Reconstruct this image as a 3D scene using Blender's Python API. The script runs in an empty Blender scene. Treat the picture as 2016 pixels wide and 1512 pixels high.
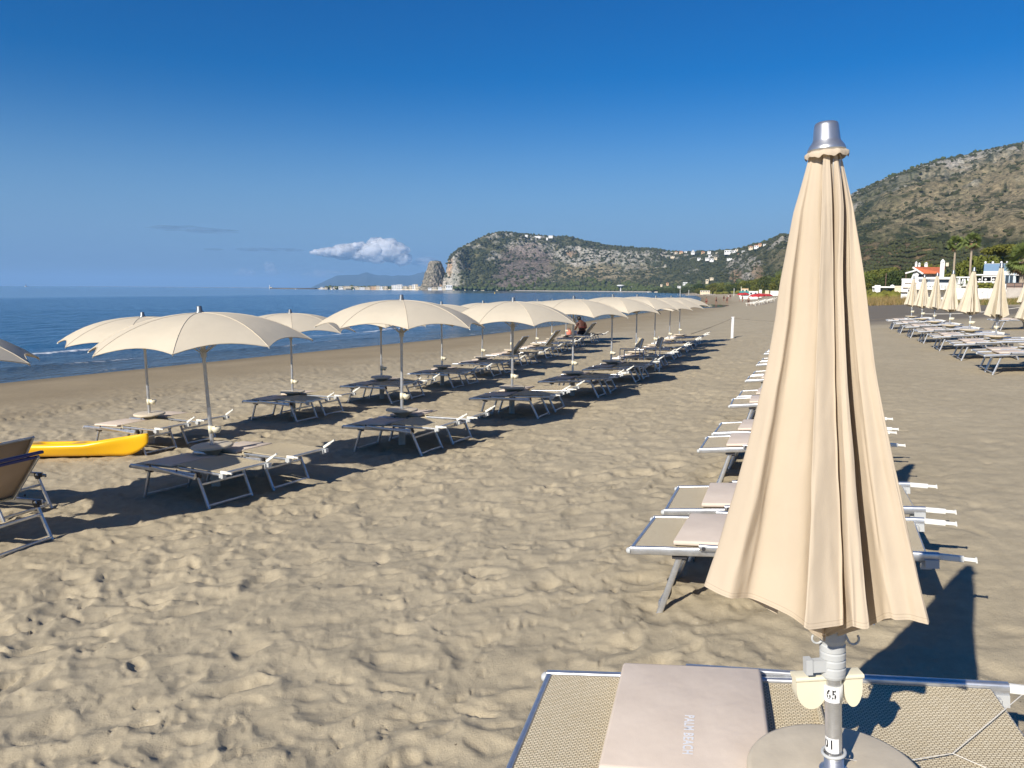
import bpy, bmesh, math, random
import numpy as np
from mathutils import Vector, Matrix, Euler

R = math.radians
SC = bpy.context.scene
COL = SC.collection
rnd = random.Random(7)

# ------------------------------------------------------------------ camera, world, sun, exposure
CAMZ, PITCH, ROLL, FOC = 1.87, R(7.0), R(0.46), 1512.0
cam_data = bpy.data.cameras.new('camera')
cam = bpy.data.objects.new('camera', cam_data)
COL.objects.link(cam)
cam_data.sensor_width = 36.0
cam_data.lens = 27.0
cam_data.clip_start = 0.05
cam_data.clip_end = 90000.0
CM = Matrix.Translation((0, 0, CAMZ)) @ Matrix.Rotation(R(90) - PITCH, 4, 'X') @ Matrix.Rotation(ROLL, 4, 'Z')
cam.matrix_world = CM
SC.camera = cam

SUN_AZ = R(38.0)          # direction in which the shadows fall, clockwise from +Y
SUN_EL = R(31.6)
world = bpy.data.worlds.new('World')
SC.world = world
world.use_nodes = True
wn = world.node_tree
for n in list(wn.nodes):
    wn.nodes.remove(n)
w_out = wn.nodes.new('ShaderNodeOutputWorld')
w_bg = wn.nodes.new('ShaderNodeBackground')
w_sky = wn.nodes.new('ShaderNodeTexSky')
w_sky.sky_type = 'NISHITA'
w_sky.sun_disc = False
w_sky.sun_elevation = SUN_EL
w_sky.sun_rotation = SUN_AZ + math.pi
w_sky.altitude = 300.0
w_sky.air_density = 1.0
w_sky.dust_density = 0.0
w_sky.ozone_density = 2.5
w_bg.inputs['Strength'].default_value = 0.061
wn.links.new(w_bg.outputs[0], w_out.inputs[0])
w_hs = wn.nodes.new('ShaderNodeHueSaturation')
w_hs.inputs['Saturation'].default_value = 1.58
w_hs.inputs['Hue'].default_value = 0.514
w_hs.inputs['Value'].default_value = 1.14
wn.links.new(w_sky.outputs[0], w_hs.inputs['Color'])
# the air near the horizon is a clear pale blue all the way round
w_geo = wn.nodes.new('ShaderNodeTexCoord'); w_sep = wn.nodes.new('ShaderNodeSeparateXYZ'); wn.links.new(w_geo.outputs['Generated'], w_sep.inputs[0])
w_mr = wn.nodes.new('ShaderNodeMapRange'); w_mr.interpolation_type = 'SMOOTHERSTEP'
for i_, v_ in ((1, -0.02), (2, 0.26), (3, 0.95), (4, 0.0)): w_mr.inputs[i_].default_value = v_
wn.links.new(w_sep.outputs[2], w_mr.inputs[0])
w_mix = wn.nodes.new('ShaderNodeMix'); w_mix.data_type = 'RGBA'
w_mix.inputs[7].default_value = (1.75, 3.75, 7.3, 1)
wn.links.new(w_mr.outputs[0], w_mix.inputs[0]); wn.links.new(w_hs.outputs[0], w_mix.inputs[6])
wn.links.new(w_mix.outputs[2], w_bg.inputs[0])

sun_d = bpy.data.lights.new('sun', 'SUN')
sun_d.energy = 5.0
sun_d.angle = R(0.53)
sun_d.color = (1.0, 0.94, 0.85)
sun = bpy.data.objects.new('sun', sun_d)
COL.objects.link(sun)
L = Vector((math.sin(SUN_AZ) * math.cos(SUN_EL), math.cos(SUN_AZ) * math.cos(SUN_EL), -math.sin(SUN_EL)))
sun.rotation_euler = L.to_track_quat('-Z', 'Y').to_euler()
sun.location = (-20, -20, 30)

SC.render.engine = 'CYCLES'
SC.view_settings.view_transform = 'Standard'
SC.view_settings.look = 'None'
SC.view_settings.exposure = 0.42
SC.view_settings.gamma = 1.0
SC.view_settings.use_curve_mapping = False
SC.cycles.use_denoising = True
SC.cycles.use_adaptive_sampling = True
SC.cycles.adaptive_threshold = 0.02
SC.cycles.max_bounces = 8
SC.cycles.diffuse_bounces = 3
SC.cycles.glossy_bounces = 3
SC.cycles.transmission_bounces = 4
SC.cycles.transparent_max_bounces = 8
SC.cycles.volume_bounces = 0
SC.cycles.caustics_reflective = False
SC.cycles.caustics_refractive = False
SC.cycles.sample_clamp_indirect = 6.0

# ------------------------------------------------------------------ helpers
_rot = CM.to_3x3()
_CR = np.array(_rot)
def ray(px, py):
    """direction (world) in which the photograph's pixel (px, py) looks, scaled to unit horizontal length"""
    d = _rot @ Vector((px - 1008, 756 - py, -FOC))
    return d / math.hypot(d.x, d.y)
def az_of(px, py=570):
    d = ray(px, py)
    return math.atan2(d.x, d.y)
def on_range(px, py, r):
    d = ray(px, py)
    return Vector((d.x * r, d.y * r, CAMZ + d.z * r))
def project(P):
    """world points (n,3) -> photograph pixels"""
    q = (np.asarray(P, float) - np.array([0, 0, CAMZ])) @ _CR
    return 1008 + q[:, 0] / -q[:, 2] * FOC, 756 - q[:, 1] / -q[:, 2] * FOC

# numpy gradient noise
def _hash(ix, iy, seed):
    h = (ix.astype(np.int64) * 374761393 + iy.astype(np.int64) * 668265263 + seed * 974711) & 0xffffffff
    h = ((h ^ (h >> 13)) * 1274126177) & 0xffffffff
    return ((h ^ (h >> 16)) & 0xffffff) / float(0x1000000)
def noise2(x, y, seed=0):
    x = np.asarray(x, float); y = np.asarray(y, float)
    ix = np.floor(x); iy = np.floor(y)
    fx = x - ix; fy = y - iy
    u = fx * fx * fx * (fx * (fx * 6 - 15) + 10); v = fy * fy * fy * (fy * (fy * 6 - 15) + 10)
    def g(ax, ay):
        a = _hash(ix + ax, iy + ay, seed) * 6.2831853
        return np.cos(a) * (fx - ax) + np.sin(a) * (fy - ay)
    n0 = g(0, 0) * (1 - u) + g(1, 0) * u
    n1 = g(0, 1) * (1 - u) + g(1, 1) * u
    return (n0 * (1 - v) + n1 * v) * 1.5
def fbm(x, y, oct=4, seed=0, gain=0.5):
    s = 0; a = 1.0; t = 0
    for k in range(oct):
        s = s + a * noise2(x * 2 ** k + 17.3 * k, y * 2 ** k - 9.1 * k, seed + k); t += a; a *= gain
    return s / t
def smooth(a, b, x):
    t = np.clip((x - a) / (b - a), 0, 1)
    return t * t * (3 - 2 * t)

def tag(o, label=None, cat=None, group=None, kind=None):
    if label: o['label'] = label
    if cat: o['category'] = cat
    if group: o['group'] = group
    if kind: o['kind'] = kind
    return o
def mesh_np(name, verts, faces, smooth_=True):
    """verts (n,3) array, faces (m,3|4) array"""
    me = bpy.data.meshes.new(name)
    verts = np.ascontiguousarray(verts, dtype=np.float32); faces = np.ascontiguousarray(faces, dtype=np.int32)
    n, k = faces.shape
    me.vertices.add(len(verts)); me.vertices.foreach_set('co', verts.ravel())
    me.loops.add(n * k); me.loops.foreach_set('vertex_index', faces.ravel())
    me.polygons.add(n)
    me.polygons.foreach_set('loop_start', np.arange(0, n * k, k, dtype=np.int32))
    me.polygons.foreach_set('loop_total', np.full(n, k, dtype=np.int32))
    if smooth_:
        me.polygons.foreach_set('use_smooth', np.ones(n, dtype=bool))
    me.update(calc_edges=True)
    me.validate()
    return me
def color_attr(me, name, rgb):
    rgb = np.asarray(rgb, dtype=np.float32)
    if rgb.ndim == 1: rgb = np.stack([rgb] * 3, 1)
    a = me.color_attributes.new(name, 'FLOAT_COLOR', 'POINT')
    a.data.foreach_set('color', np.concatenate([rgb, np.ones((len(rgb), 1), np.float32)], 1).ravel())
def link(name, me, parent=None, loc=None):
    o = bpy.data.objects.new(name, me)
    COL.objects.link(o)
    if parent: o.parent = parent
    if loc is not None: o.location = loc
    return o
def empty(name, loc=(0, 0, 0), rz=0.0):
    o = bpy.data.objects.new(name, None)
    o.empty_display_size = 0.2
    COL.objects.link(o); o.location = loc; o.rotation_euler = (0, 0, rz)
    return o

class MB:
    """collects simple solids into one mesh"""
    def __init__(s): s.v = []; s.f = []; s.sm = []
    def add(s, vs, fs, sm=False):
        b = len(s.v); s.v += [tuple(v) for v in vs]; s.f += [tuple(i + b for i in f) for f in fs]; s.sm += [sm] * len(fs); return s
    def box(s, c, d, rz=0, ry=0, rx=0):
        m = Euler((rx, ry, rz)).to_matrix(); c = Vector(c)
        vs = [c + m @ Vector((x * d[0] / 2, y * d[1] / 2, z * d[2] / 2)) for x in (-1, 1) for y in (-1, 1) for z in (-1, 1)]
        return s.add(vs, [(0, 1, 3, 2), (4, 6, 7, 5), (0, 4, 5, 1), (2, 3, 7, 6), (0, 2, 6, 4), (1, 5, 7, 3)])
    def frame(s, p0, p1, up=(0, 0, 1)):
        p0 = Vector(p0); p1 = Vector(p1); t = (p1 - p0).normalized(); u = Vector(up)
        if abs(t.dot(u)) > 0.98: u = Vector((1, 0, 0))
        a = t.cross(u).normalized(); b = a.cross(t).normalized()
        return p0, p1, a, b
    def bar(s, p0, p1, w, h, rr=0.3, up=(0, 0, 1), seg=3):
        """rounded rectangular bar: w across, h in the up direction"""
        p0, p1, a, b = s.frame(p0, p1, up)
        r = min(w, h) * rr; ring = []
        for cx, cy, a0 in ((w / 2 - r, h / 2 - r, 0), (-w / 2 + r, h / 2 - r, 90), (-w / 2 + r, -h / 2 + r, 180), (w / 2 - r, -h / 2 + r, 270)):
            for k in range(seg):
                t = R(a0 + 90 * k / (seg - 1)) if seg > 1 else R(a0 + 45)
                ring.append((cx + r * math.cos(t), cy + r * math.sin(t)))
        n = len(ring)
        vs = [p + a * x + b * y for p in (p0, p1) for x, y in ring]
        s.add(vs, [(i, (i + 1) % n, n + (i + 1) % n, n + i) for i in range(n)], seg > 2)
        return s.add(vs, [tuple(range(n - 1, -1, -1)), tuple(range(n, 2 * n))])
    def tube(s, pts, r, n=8, cap=True):
        pts = [Vector(p) for p in pts]; rs = r if isinstance(r, (list, tuple)) else [r] * len(pts); vs = []
        t0 = (pts[1] - pts[0]).normalized(); u = Vector((0, 0, 1)) if abs(t0.z) < 0.9 else Vector((1, 0, 0))
        for i, p in enumerate(pts):
            t = (pts[min(i + 1, len(pts) - 1)] - pts[max(i - 1, 0)]).normalized()
            a = t.cross(u).normalized(); b = a.cross(t).normalized(); u = b
            vs += [p + (a * math.cos(2 * math.pi * k / n) + b * math.sin(2 * math.pi * k / n)) * rs[i] for k in range(n)]
        fs = [(i * n + k, i * n + (k + 1) % n, (i + 1) * n + (k + 1) % n, (i + 1) * n + k) for i in range(len(pts) - 1) for k in range(n)]
        s.add(vs, fs, True)
        if cap: s.add(vs[:n], [tuple(range(n - 1, -1, -1))]); s.add(vs[-n:], [tuple(range(n))])
        return s
    def lathe(s, prof, n=24, c=(0, 0, 0), sharp=False):
        c = Vector(c); vs = [c + Vector((r * math.cos(2 * math.pi * k / n), r * math.sin(2 * math.pi * k / n), z)) for r, z in prof for k in range(n)]
        fs = [(i * n + k, i * n + (k + 1) % n, (i + 1) * n + (k + 1) % n, (i + 1) * n + k) for i in range(len(prof) - 1) for k in range(n)]
        return s.add(vs, fs, not sharp)
    def mesh(s, name, weld=False):
        me = bpy.data.meshes.new(name); me.from_pydata(s.v, [], s.f)
        me.polygons.foreach_set('use_smooth', s.sm)
        if weld:
            b = bmesh.new(); b.from_mesh(me); bmesh.ops.remove_doubles(b, verts=b.verts, dist=1e-5)
            bmesh.ops.recalc_face_normals(b, faces=b.faces); b.to_mesh(me); b.free()
        me.update(); return me
    def obj(s, name, mat, parent=None, loc=None, weld=False):
        me = s.mesh(name, weld); me.materials.append(mat)
        return link(name, me, parent, loc)

# ------------------------------------------------------------------ materials
class NT:
    def __init__(s, name):
        s.m = bpy.data.materials.new(name); s.m.use_nodes = True; s.t = s.m.node_tree
        for n in list(s.t.nodes): s.t.nodes.remove(n)
        s.out = s.n('ShaderNodeOutputMaterial')
    def n(s, typ, **kw):
        nd = s.t.nodes.new(typ)
        for k, v in kw.items(): setattr(nd, k, v)
        return nd
    def set(s, nd, **kw):
        for k, v in kw.items():
            i = nd.inputs[k.replace('_', ' ')]
            if hasattr(v, 'is_linked') or isinstance(v, bpy.types.NodeSocket): s.t.links.new(v, i)
            else: i.default_value = v
        return nd
    def l(s, a, b): s.t.links.new(a, b)
    def coord(s, kind='Object'): return s.n('ShaderNodeTexCoord').outputs[kind]
    def noise(s, vec, scale, detail=4, rough=0.55, dist=0.0):
        nd = s.n('ShaderNodeTexNoise'); s.l(vec, nd.inputs['Vector'])
        nd.inputs['Scale'].default_value = scale; nd.inputs['Detail'].default_value = detail
        nd.inputs['Roughness'].default_value = rough; nd.inputs['Distortion'].default_value = dist
        return nd.outputs['Fac']
    def ramp(s, fac, stops):
        nd = s.n('ShaderNodeValToRGB'); s.l(fac, nd.inputs[0]); e = nd.color_ramp.elements
        while len(e) < len(stops): e.new(0.5)
        for i, (p, c) in enumerate(stops):
            e[i].position = p; e[i].color = (c[0], c[1], c[2], 1) if hasattr(c, '__len__') else (c, c, c, 1)
        return nd.outputs['Color']
    def mix(s, fac, a, b, mode='MIX'):
        nd = s.n('ShaderNodeMix', data_type='RGBA', blend_type=mode)
        for i, v in ((0, fac), (6, a), (7, b)):
            if isinstance(v, bpy.types.NodeSocket): s.l(v, nd.inputs[i])
            elif hasattr(v, '__len__'): nd.inputs[i].default_value = (v[0], v[1], v[2], 1)
            else: nd.inputs[i].default_value = v
        return nd.outputs[2]
    def math(s, op, a, b=None, c=None):
        nd = s.n('ShaderNodeMath', operation=op)
        for i, v in enumerate((a, b, c)):
            if v is None: continue
            if isinstance(v, bpy.types.NodeSocket): s.l(v, nd.inputs[i])
            else: nd.inputs[i].default_value = v
        return nd.outputs[0]
    def bump(s, h, strength, dist, prev=None):
        nd = s.n('ShaderNodeBump'); s.l(h, nd.inputs['Height'])
        nd.inputs['Strength'].default_value = strength; nd.inputs['Distance'].default_value = dist
        if prev is not None: s.l(prev, nd.inputs['Normal'])
        return nd.outputs[0]
    def attr(s, name): return s.n('ShaderNodeAttribute', attribute_name=name).outputs['Color']
    def bsdf(s, color, rough=0.8, metal=0.0, normal=None, spec=0.5, trans=None, **kw):
        b = s.n('ShaderNodeBsdfPrincipled')
        for k, v in (('Base Color', color), ('Roughness', rough), ('Metallic', metal), ('Specular IOR Level', spec)):
            if isinstance(v, bpy.types.NodeSocket): s.l(v, b.inputs[k])
            elif hasattr(v, '__len__'): b.inputs[k].default_value = (v[0], v[1], v[2], 1)
            else: b.inputs[k].default_value = v
        for k, v in kw.items(): b.inputs[k].default_value = v
        if normal is not None: s.l(normal, b.inputs['Normal'])
        sh = b.outputs[0]
        if trans:
            t = s.n('ShaderNodeBsdfTranslucent')
            if isinstance(color, bpy.types.NodeSocket): s.l(color, t.inputs[0])
            else: t.inputs[0].default_value = (color[0], color[1], color[2], 1)
            mx = s.n('ShaderNodeMixShader'); mx.inputs[0].default_value = trans
            s.l(sh, mx.inputs[1]); s.l(t.outputs[0], mx.inputs[2]); sh = mx.outputs[0]
        s.l(sh, s.out.inputs['Surface'])
        return s.m

def simple(name, color, rough=0.6, metal=0.0, spec=0.5, var=0.12, scale=6.0, bump=0.0, bscale=60.0, trans=None, **kw):
    t = NT(name); co = t.coord()
    f = t.noise(co, scale, 5, 0.6)
    dark = [c * (1 - var) for c in color]; lite = [min(1, c * (1 + var)) for c in color]
    c = t.ramp(f, [(0.3, dark), (0.7, lite)])
    nrm = t.bump(t.noise(co, bscale, 3), bump, 0.004) if bump else None
    return t.bsdf(c, rough, metal, nrm, spec, trans, **kw)

M = {}
def mats():
    # aluminium
    t = NT('aluminium'); co = t.coord()
    sc = t.n('ShaderNodeMapping'); sc.inputs['Scale'].default_value = (3, 60, 60); t.l(co, sc.inputs[0])
    f = t.noise(sc.outputs[0], 8, 4)
    g = t.noise(co, 14, 4)
    c = t.mix(t.ramp(g, [(0.4, 0.0), (0.75, 0.6)]), t.ramp(f, [(0.3, (0.60, 0.61, 0.62)), (0.7, (0.72, 0.73, 0.74))]), (0.42, 0.42, 0.41))
    M['alu'] = t.bsdf(c, t.math('MULTIPLY_ADD', f, 0.12, 0.30), 0.85)
    M['alu_dark'] = simple('pole_metal', (0.50, 0.50, 0.48), 0.42, 0.6, var=0.08, scale=20)
    M['cap'] = simple('polished_cap', (0.60, 0.60, 0.59), 0.33, 0.85, var=0.10, scale=30)
    M['cap_far'] = simple('cap_grey', (0.22, 0.24, 0.25), 0.4, 0.7, var=0.05)
    # canvas
    def canvas(name, col, tr, seam=False):
        t = NT(name); co = t.coord()
        f = t.noise(co, 2.2, 5, 0.6)
        c = t.ramp(f, [(0.3, [k * 0.93 for k in col]), (0.7, [min(1, k * 1.05) for k in col])])
        spots = t.ramp(t.noise(co, 9.0, 4, 0.7), [(0.68, 0.0), (0.8, 0.25)])
        c = t.mix(spots, c, [k * 0.75 for k in col])
        oi = t.n('ShaderNodeObjectInfo')
        c = t.mix(t.math('MULTIPLY', oi.outputs['Random'], 0.14), c, [k * 0.72 for k in col])
        if seam:
            uv = t.coord('UV'); sp = t.n('ShaderNodeSeparateXYZ'); t.l(uv, sp.inputs[0])
            v = sp.outputs[1]
            for v0, wd, k in ((0.9885, 0.0008, 0.35), (0.9955, 0.0006, 0.25)):
                ln = t.math('LESS_THAN', t.math('ABSOLUTE', t.math('SUBTRACT', v, v0)), wd)
                c = t.mix(t.math('MULTIPLY', ln, k), c, (0.30, 0.22, 0.13))
        wv = t.n('ShaderNodeTexWave'); t.l(co, wv.inputs[0]); wv.inputs['Scale'].default_value = 260
        nrm = t.bump(t.noise(co, 420, 2), 0.25, 0.0015, t.bump(t.noise(co, 7, 4, 0.6), 0.25, 0.012))
        return t.bsdf(c, 0.85, 0.0, nrm, 0.2, tr)
    M['canvas'] = canvas('parasol_canvas', (0.66, 0.58, 0.44), 0.10)
    M['canvas_near'] = canvas('folded_canvas', (0.655, 0.545, 0.405), 0.20, True)
    # textilene weave: pale threads over dark gaps
    t = NT('woven_sling'); co = t.coord()
    br = t.n('ShaderNodeTexBrick'); t.l(co, br.inputs[0])
    br.inputs['Color1'].default_value = (0.88, 0.77, 0.54, 1); br.inputs['Color2'].default_value = (0.78, 0.66, 0.43, 1)
    br.inputs['Mortar'].default_value = (0.13, 0.085, 0.04, 1); br.inputs['Scale'].default_value = 1.0
    br.inputs['Mortar Size'].default_value = 0.0016; br.inputs['Mortar Smooth'].default_value = 0.3
    br.inputs['Brick Width'].default_value = 0.0165; br.inputs['Row Height'].default_value = 0.0092
    c = t.mix(0.2, br.outputs['Color'], t.ramp(t.noise(co, 3, 4), [(0.3, (0.56, 0.47, 0.31)), (0.7, (0.68, 0.58, 0.40))]))
    nrm = t.bump(br.outputs['Fac'], 0.6, -0.002)
    M['sling'] = t.bsdf(c, 0.65, 0, nrm, 0.3, 0.03)
    M['sling_shaded'] = simple('shaded_sling', (0.36, 0.265, 0.18), 0.7, var=0.1, scale=4, bump=0.3, bscale=300)  # same sling cloth, with the shade on raised backs put into its colour
    # cushion cloth
    t = NT('pink_cushion_cloth'); co = t.coord()
    c = t.ramp(t.noise(co, 4, 4), [(0.3, (0.60, 0.50, 0.405)), (0.7, (0.68, 0.575, 0.47))])
    nrm = t.bump(t.noise(co, 300, 2), 0.35, 0.0016, t.bump(t.noise(co, 5, 3), 0.3, 0.02))
    M['cushion'] = t.bsdf(c, 0.8, 0, nrm, 0.25)
    M['white_plastic'] = simple('white_plastic', (0.78, 0.76, 0.68), 0.4, var=0.06)
    M['cream_plastic'] = simple('cream_plastic', (0.74, 0.68, 0.50), 0.42, var=0.04)
    M['grey_plastic'] = simple('grey_plastic', (0.46, 0.47, 0.46), 0.5, var=0.06)
    M['dark_plastic'] = simple('dark_plastic', (0.035, 0.035, 0.04), 0.5)
    M['table'] = simple('table_plastic', (0.58, 0.50, 0.37), 0.5, var=0.10, scale=10, bump=0.15)
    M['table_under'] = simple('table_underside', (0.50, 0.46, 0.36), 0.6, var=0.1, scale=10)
    M['base_post'] = simple('socket_post', (0.56, 0.54, 0.48), 0.55, var=0.12, scale=9)
    M['print'] = simple('black_print', (0.012, 0.012, 0.014), 0.5, var=0.02)
    M['silver_print'] = simple('silver_print', (0.74, 0.74, 0.74), 0.5, var=0.05)
    M['paper'] = simple('white_sticker', (0.80, 0.80, 0.78), 0.5, var=0.02)
    M['cord'] = simple('cord', (0.70, 0.66, 0.58), 0.8, var=0.1)
    M['dark_rope'] = simple('rope', (0.20, 0.17, 0.13), 0.9, var=0.2)
    M['navy'] = simple('navy_edge', (0.03, 0.035, 0.14), 0.45, var=0.1)
    M['yellow'] = simple('yellow_hull', (0.90, 0.50, 0.012), 0.28, var=0.03, scale=3)
    M['orange_in'] = simple('kayak_cockpit', (0.60, 0.27, 0.01), 0.5, var=0.1)
    M['white_wall'] = simple('white_wall', (0.78, 0.77, 0.74), 0.8, var=0.05, scale=0.4)
    M['cream_wall'] = simple('cream_wall', (0.68, 0.58, 0.42), 0.8, var=0.06, scale=0.3)
    M['ochre_wall'] = simple('ochre_wall', (0.62, 0.40, 0.22), 0.8, var=0.08, scale=0.3)
    M['concrete'] = simple('concrete_wall', (0.42, 0.38, 0.33), 0.9, var=0.2, scale=1.2)
    M['terracotta'] = simple('terracotta', (0.50, 0.13, 0.05), 0.85, var=0.18, scale=3)
    M['glass'] = simple('dark_glass', (0.05, 0.07, 0.09), 0.12, var=0.1)
    M['blue_panel'] = simple('blue_panel', (0.14, 0.24, 0.36), 0.5, var=0.06)
    M['pale_blue'] = simple('pale_blue_frame', (0.42, 0.52, 0.60), 0.5, var=0.05)
    M['teal'] = simple('teal_roof', (0.03, 0.25, 0.24), 0.6, var=0.1)
    M['brown_fence'] = simple('brown_panel', (0.20, 0.13, 0.10), 0.7, var=0.15)
    M['rail_dark'] = simple('dark_rail', (0.05, 0.045, 0.045), 0.6)
    M['red_canvas'] = simple('red_canvas', (0.52, 0.03, 0.035), 0.8, var=0.1, trans=0.2)
    M['bark'] = simple('bark', (0.17, 0.11, 0.075), 0.9, var=0.3, scale=3)
    M['palm_bark'] = simple('palm_bark', (0.36, 0.29, 0.21), 0.9, var=0.25, scale=4)
    M['dead_frond'] = simple('dead_frond', (0.34, 0.20, 0.11), 0.9, var=0.25, scale=2)
    M['palm_leaf'] = simple('palm_leaf', (0.15, 0.19, 0.05), 0.6, var=0.3, scale=1.5, trans=0.15)
    M['skin_shaded'] = simple('tanned_shaded_skin', (0.085, 0.032, 0.022), 0.55, var=0.1, scale=9)  # tanned skin, darkened further to paint in the shade over the sitter
    M['skin'] = simple('skin', (0.27, 0.125, 0.08), 0.55, var=0.08, scale=9)
    M['hair'] = simple('dark_hair', (0.012, 0.010, 0.009), 0.6)
    M['black_cloth'] = simple('black_swimwear', (0.014, 0.014, 0.018), 0.8)
    M['red_cloth'] = simple('maroon_strap', (0.14, 0.02, 0.02), 0.8)
    M['pale_cloth'] = simple('pale_cloth', (0.62, 0.60, 0.60), 0.85)
    M['coral_bag'] = simple('coral_bag', (0.62, 0.20, 0.13), 0.7)
    M['boulder'] = simple('boulder_stone', (0.30, 0.27, 0.23), 0.9, var=0.3, scale=0.4)
    for nm, a, b in (('leaf_pine', (0.065, 0.098, 0.018), (0.20, 0.22, 0.042)), ('leaf_dark', (0.034, 0.058, 0.018), (0.095, 0.125, 0.034)),
                     ('leaf_olive', (0.065, 0.085, 0.050), (0.13, 0.15, 0.095)), ('leaf_shrub', (0.024, 0.038, 0.015), (0.075, 0.090, 0.034))):
        t = NT(nm); co = t.coord('Object'); g = t.n('ShaderNodeNewGeometry')
        f = t.noise(co, 0.6 if 'shrub' not in nm else 0.03, 4, 0.6)
        c = t.ramp(f, [(0.3, a), (0.7, b)])
        oi = t.n('ShaderNodeObjectInfo')
        c = t.mix(t.math('MULTIPLY', oi.outputs['Random'], 0.45), c, (b[0] * 1.25, b[1] * 0.85, b[2]))
        M[nm] = t.bsdf(c, 0.75, 0, None, 0.15, 0.12)
mats()
# ------------------------------------------------------------------ shape of the shore
SEA = -1.33
ROWD = np.array([0.357, 0.934])       # the rows of parasols run this way
# shoreline, nearest to farthest; sea lies to its left
SHORE = np.array([(-130, -260), (-52.6, -60), (-16.9, 25.1), (-12.2, 34.8), (-1.9, 54.8), (5.6, 74), (22, 120), (50, 206), (95, 390), (150, 640),
                  (172, 770), (205, 950), (290, 1250), (300, 1480), (255, 1640), (120, 1840), (-10, 1960), (-160, 2010), (-250, 2030), (-330, 2080),
                  (-470, 2200), (-640, 2290), (-760, 2330), (-620, 2420), (-300, 2500), (-150, 3500), (-2000, 6500), (-8000, 14000)], float)
def shore_dist(x, y):
    """signed distance to the shoreline, positive inland"""
    x = np.asarray(x, float).ravel(); y = np.asarray(y, float).ravel()
    best = np.full(x.shape, 1e18)
    for (ax, ay), (bx, by) in zip(SHORE[:-1], SHORE[1:]):
        dx, dy = bx - ax, by - ay
        t = np.clip(((x - ax) * dx + (y - ay) * dy) / (dx * dx + dy * dy), 0, 1)
        d = (x - ax - t * dx) ** 2 + (y - ay - t * dy) ** 2
        best = np.minimum(best, d)
    poly = np.vstack([SHORE, [(-40000, 14000), (-40000, -260)]])
    ins = np.zeros(x.shape, bool)
    n = len(poly)
    for i in range(n):
        x1, y1 = poly[i]; x2, y2 = poly[(i + 1) % n]
        if y1 == y2: continue
        c = ((y1 > y) != (y2 > y)) & (x < (x2 - x1) * (y - y1) / (y2 - y1) + x1)
        ins ^= c
    return np.where(ins, -1, 1) * np.sqrt(best)
PX = [-4000, -60, -20, -4, 0, 2.5, 14, 19, 24, 28.4, 33, 37, 45, 60, 200, 800, 5000]
PZ = [SEA - 8, SEA - 2.2, SEA - 0.9, SEA - .22, SEA, SEA + .12, -.80, -.53, 0, .30, .52, .95, 1.25, 1.6, 2.6, 8, 12]
def base_z(x, y):
    sh = np.shape(x)
    x = np.asarray(x, float).ravel(); y = np.asarray(y, float).ravel()
    s = shore_dist(x, y)
    # the near beach is even along the rows; further off it follows the bay
    sn = 24.0 - (-x * ROWD[1] + y * ROWD[0])
    k = smooth(60, 130, np.hypot(x, y))
    near_sea = smooth(9, 3, s)
    sp = np.where(sn > 8, sn, s)
    a = np.interp(sp, PX, PZ); b = np.interp(s, PX, PZ)
    k = np.maximum(k, near_sea)
    z = a * (1 - k) + b * k
    far = smooth(400, 900, np.hypot(x, y))
    z = z * (1 - far) + np.where(s > 0, SEA + np.minimum(s * 0.05, 3.0), b) * far
    return z.reshape(sh)
def gz(x, y):
    return float(base_z(np.array([x]), np.array([y]))[0])

def dents(x, y, cell, seed, depth, size, prob=1.0):
    out = np.zeros_like(x)
    ix = np.floor(x / cell); iy = np.floor(y / cell)
    for ox in (-1, 0, 1):
        for oy in (-1, 0, 1):
            cx = ix + ox; cy = iy + oy
            jx = (cx + 0.1 + 0.8 * _hash(cx, cy, seed)) * cell; jy = (cy + 0.1 + 0.8 * _hash(cx, cy, seed + 1)) * cell
            an = _hash(cx, cy, seed + 2) * 1.9 + 0.15 + (_hash(cx, cy, seed + 6) > 0.75) * 1.3
            L_ = size * (0.55 + 0.8 * _hash(cx, cy, seed + 3)); W_ = L_ * (0.33 + 0.25 * _hash(cx, cy, seed + 4))
            dp = depth * (0.25 + _hash(cx, cy, seed + 5)) * (_hash(cx, cy, seed + 7) < prob)
            dx = x - jx; dy = y - jy
            u = dx * np.sin(an) + dy * np.cos(an); v = dx * np.cos(an) - dy * np.sin(an)
            v = v + 0.25 * L_ * np.sin(u / L_ * 2.2 + an * 5) * 0.5
            q = np.sqrt((u / L_) ** 2 + (v / W_) ** 2)
            tilt = 1 + 0.55 * np.clip(u / L_, -1, 1)
            out += dp * (-np.exp(-(q ** 4)) * tilt + 0.24 * np.exp(-((q - 1.32) / 0.32) ** 2) * (1 + 0.5 * np.sin(an * 9 + u / L_)))
    return out
def scoops(x, y, cell, seed, amp):
    """trampled sand: shallow bowls that meet in crisp crests"""
    out = np.full_like(x, 1e9)
    ix = np.floor(x / cell); iy = np.floor(y / cell)
    for ox in (-1, 0, 1):
        for oy in (-1, 0, 1):
            cx = ix + ox; cy = iy + oy
            jx = (cx + 0.05 + 0.9 * _hash(cx, cy, seed)) * cell; jy = (cy + 0.05 + 0.9 * _hash(cx, cy, seed + 1)) * cell
            an = _hash(cx, cy, seed + 2) * 3.14; dx = x - jx; dy = y - jy
            u = dx * np.sin(an) + dy * np.cos(an); v = dx * np.cos(an) - dy * np.sin(an)
            q2 = (u / (1.15 * cell)) ** 2 + (v / (0.72 * cell)) ** 2
            out = np.minimum(out, amp * (2.6 * q2 - 0.9 * _hash(cx, cy, seed + 3)))
    return np.minimum(out, amp * 0.75)
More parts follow.
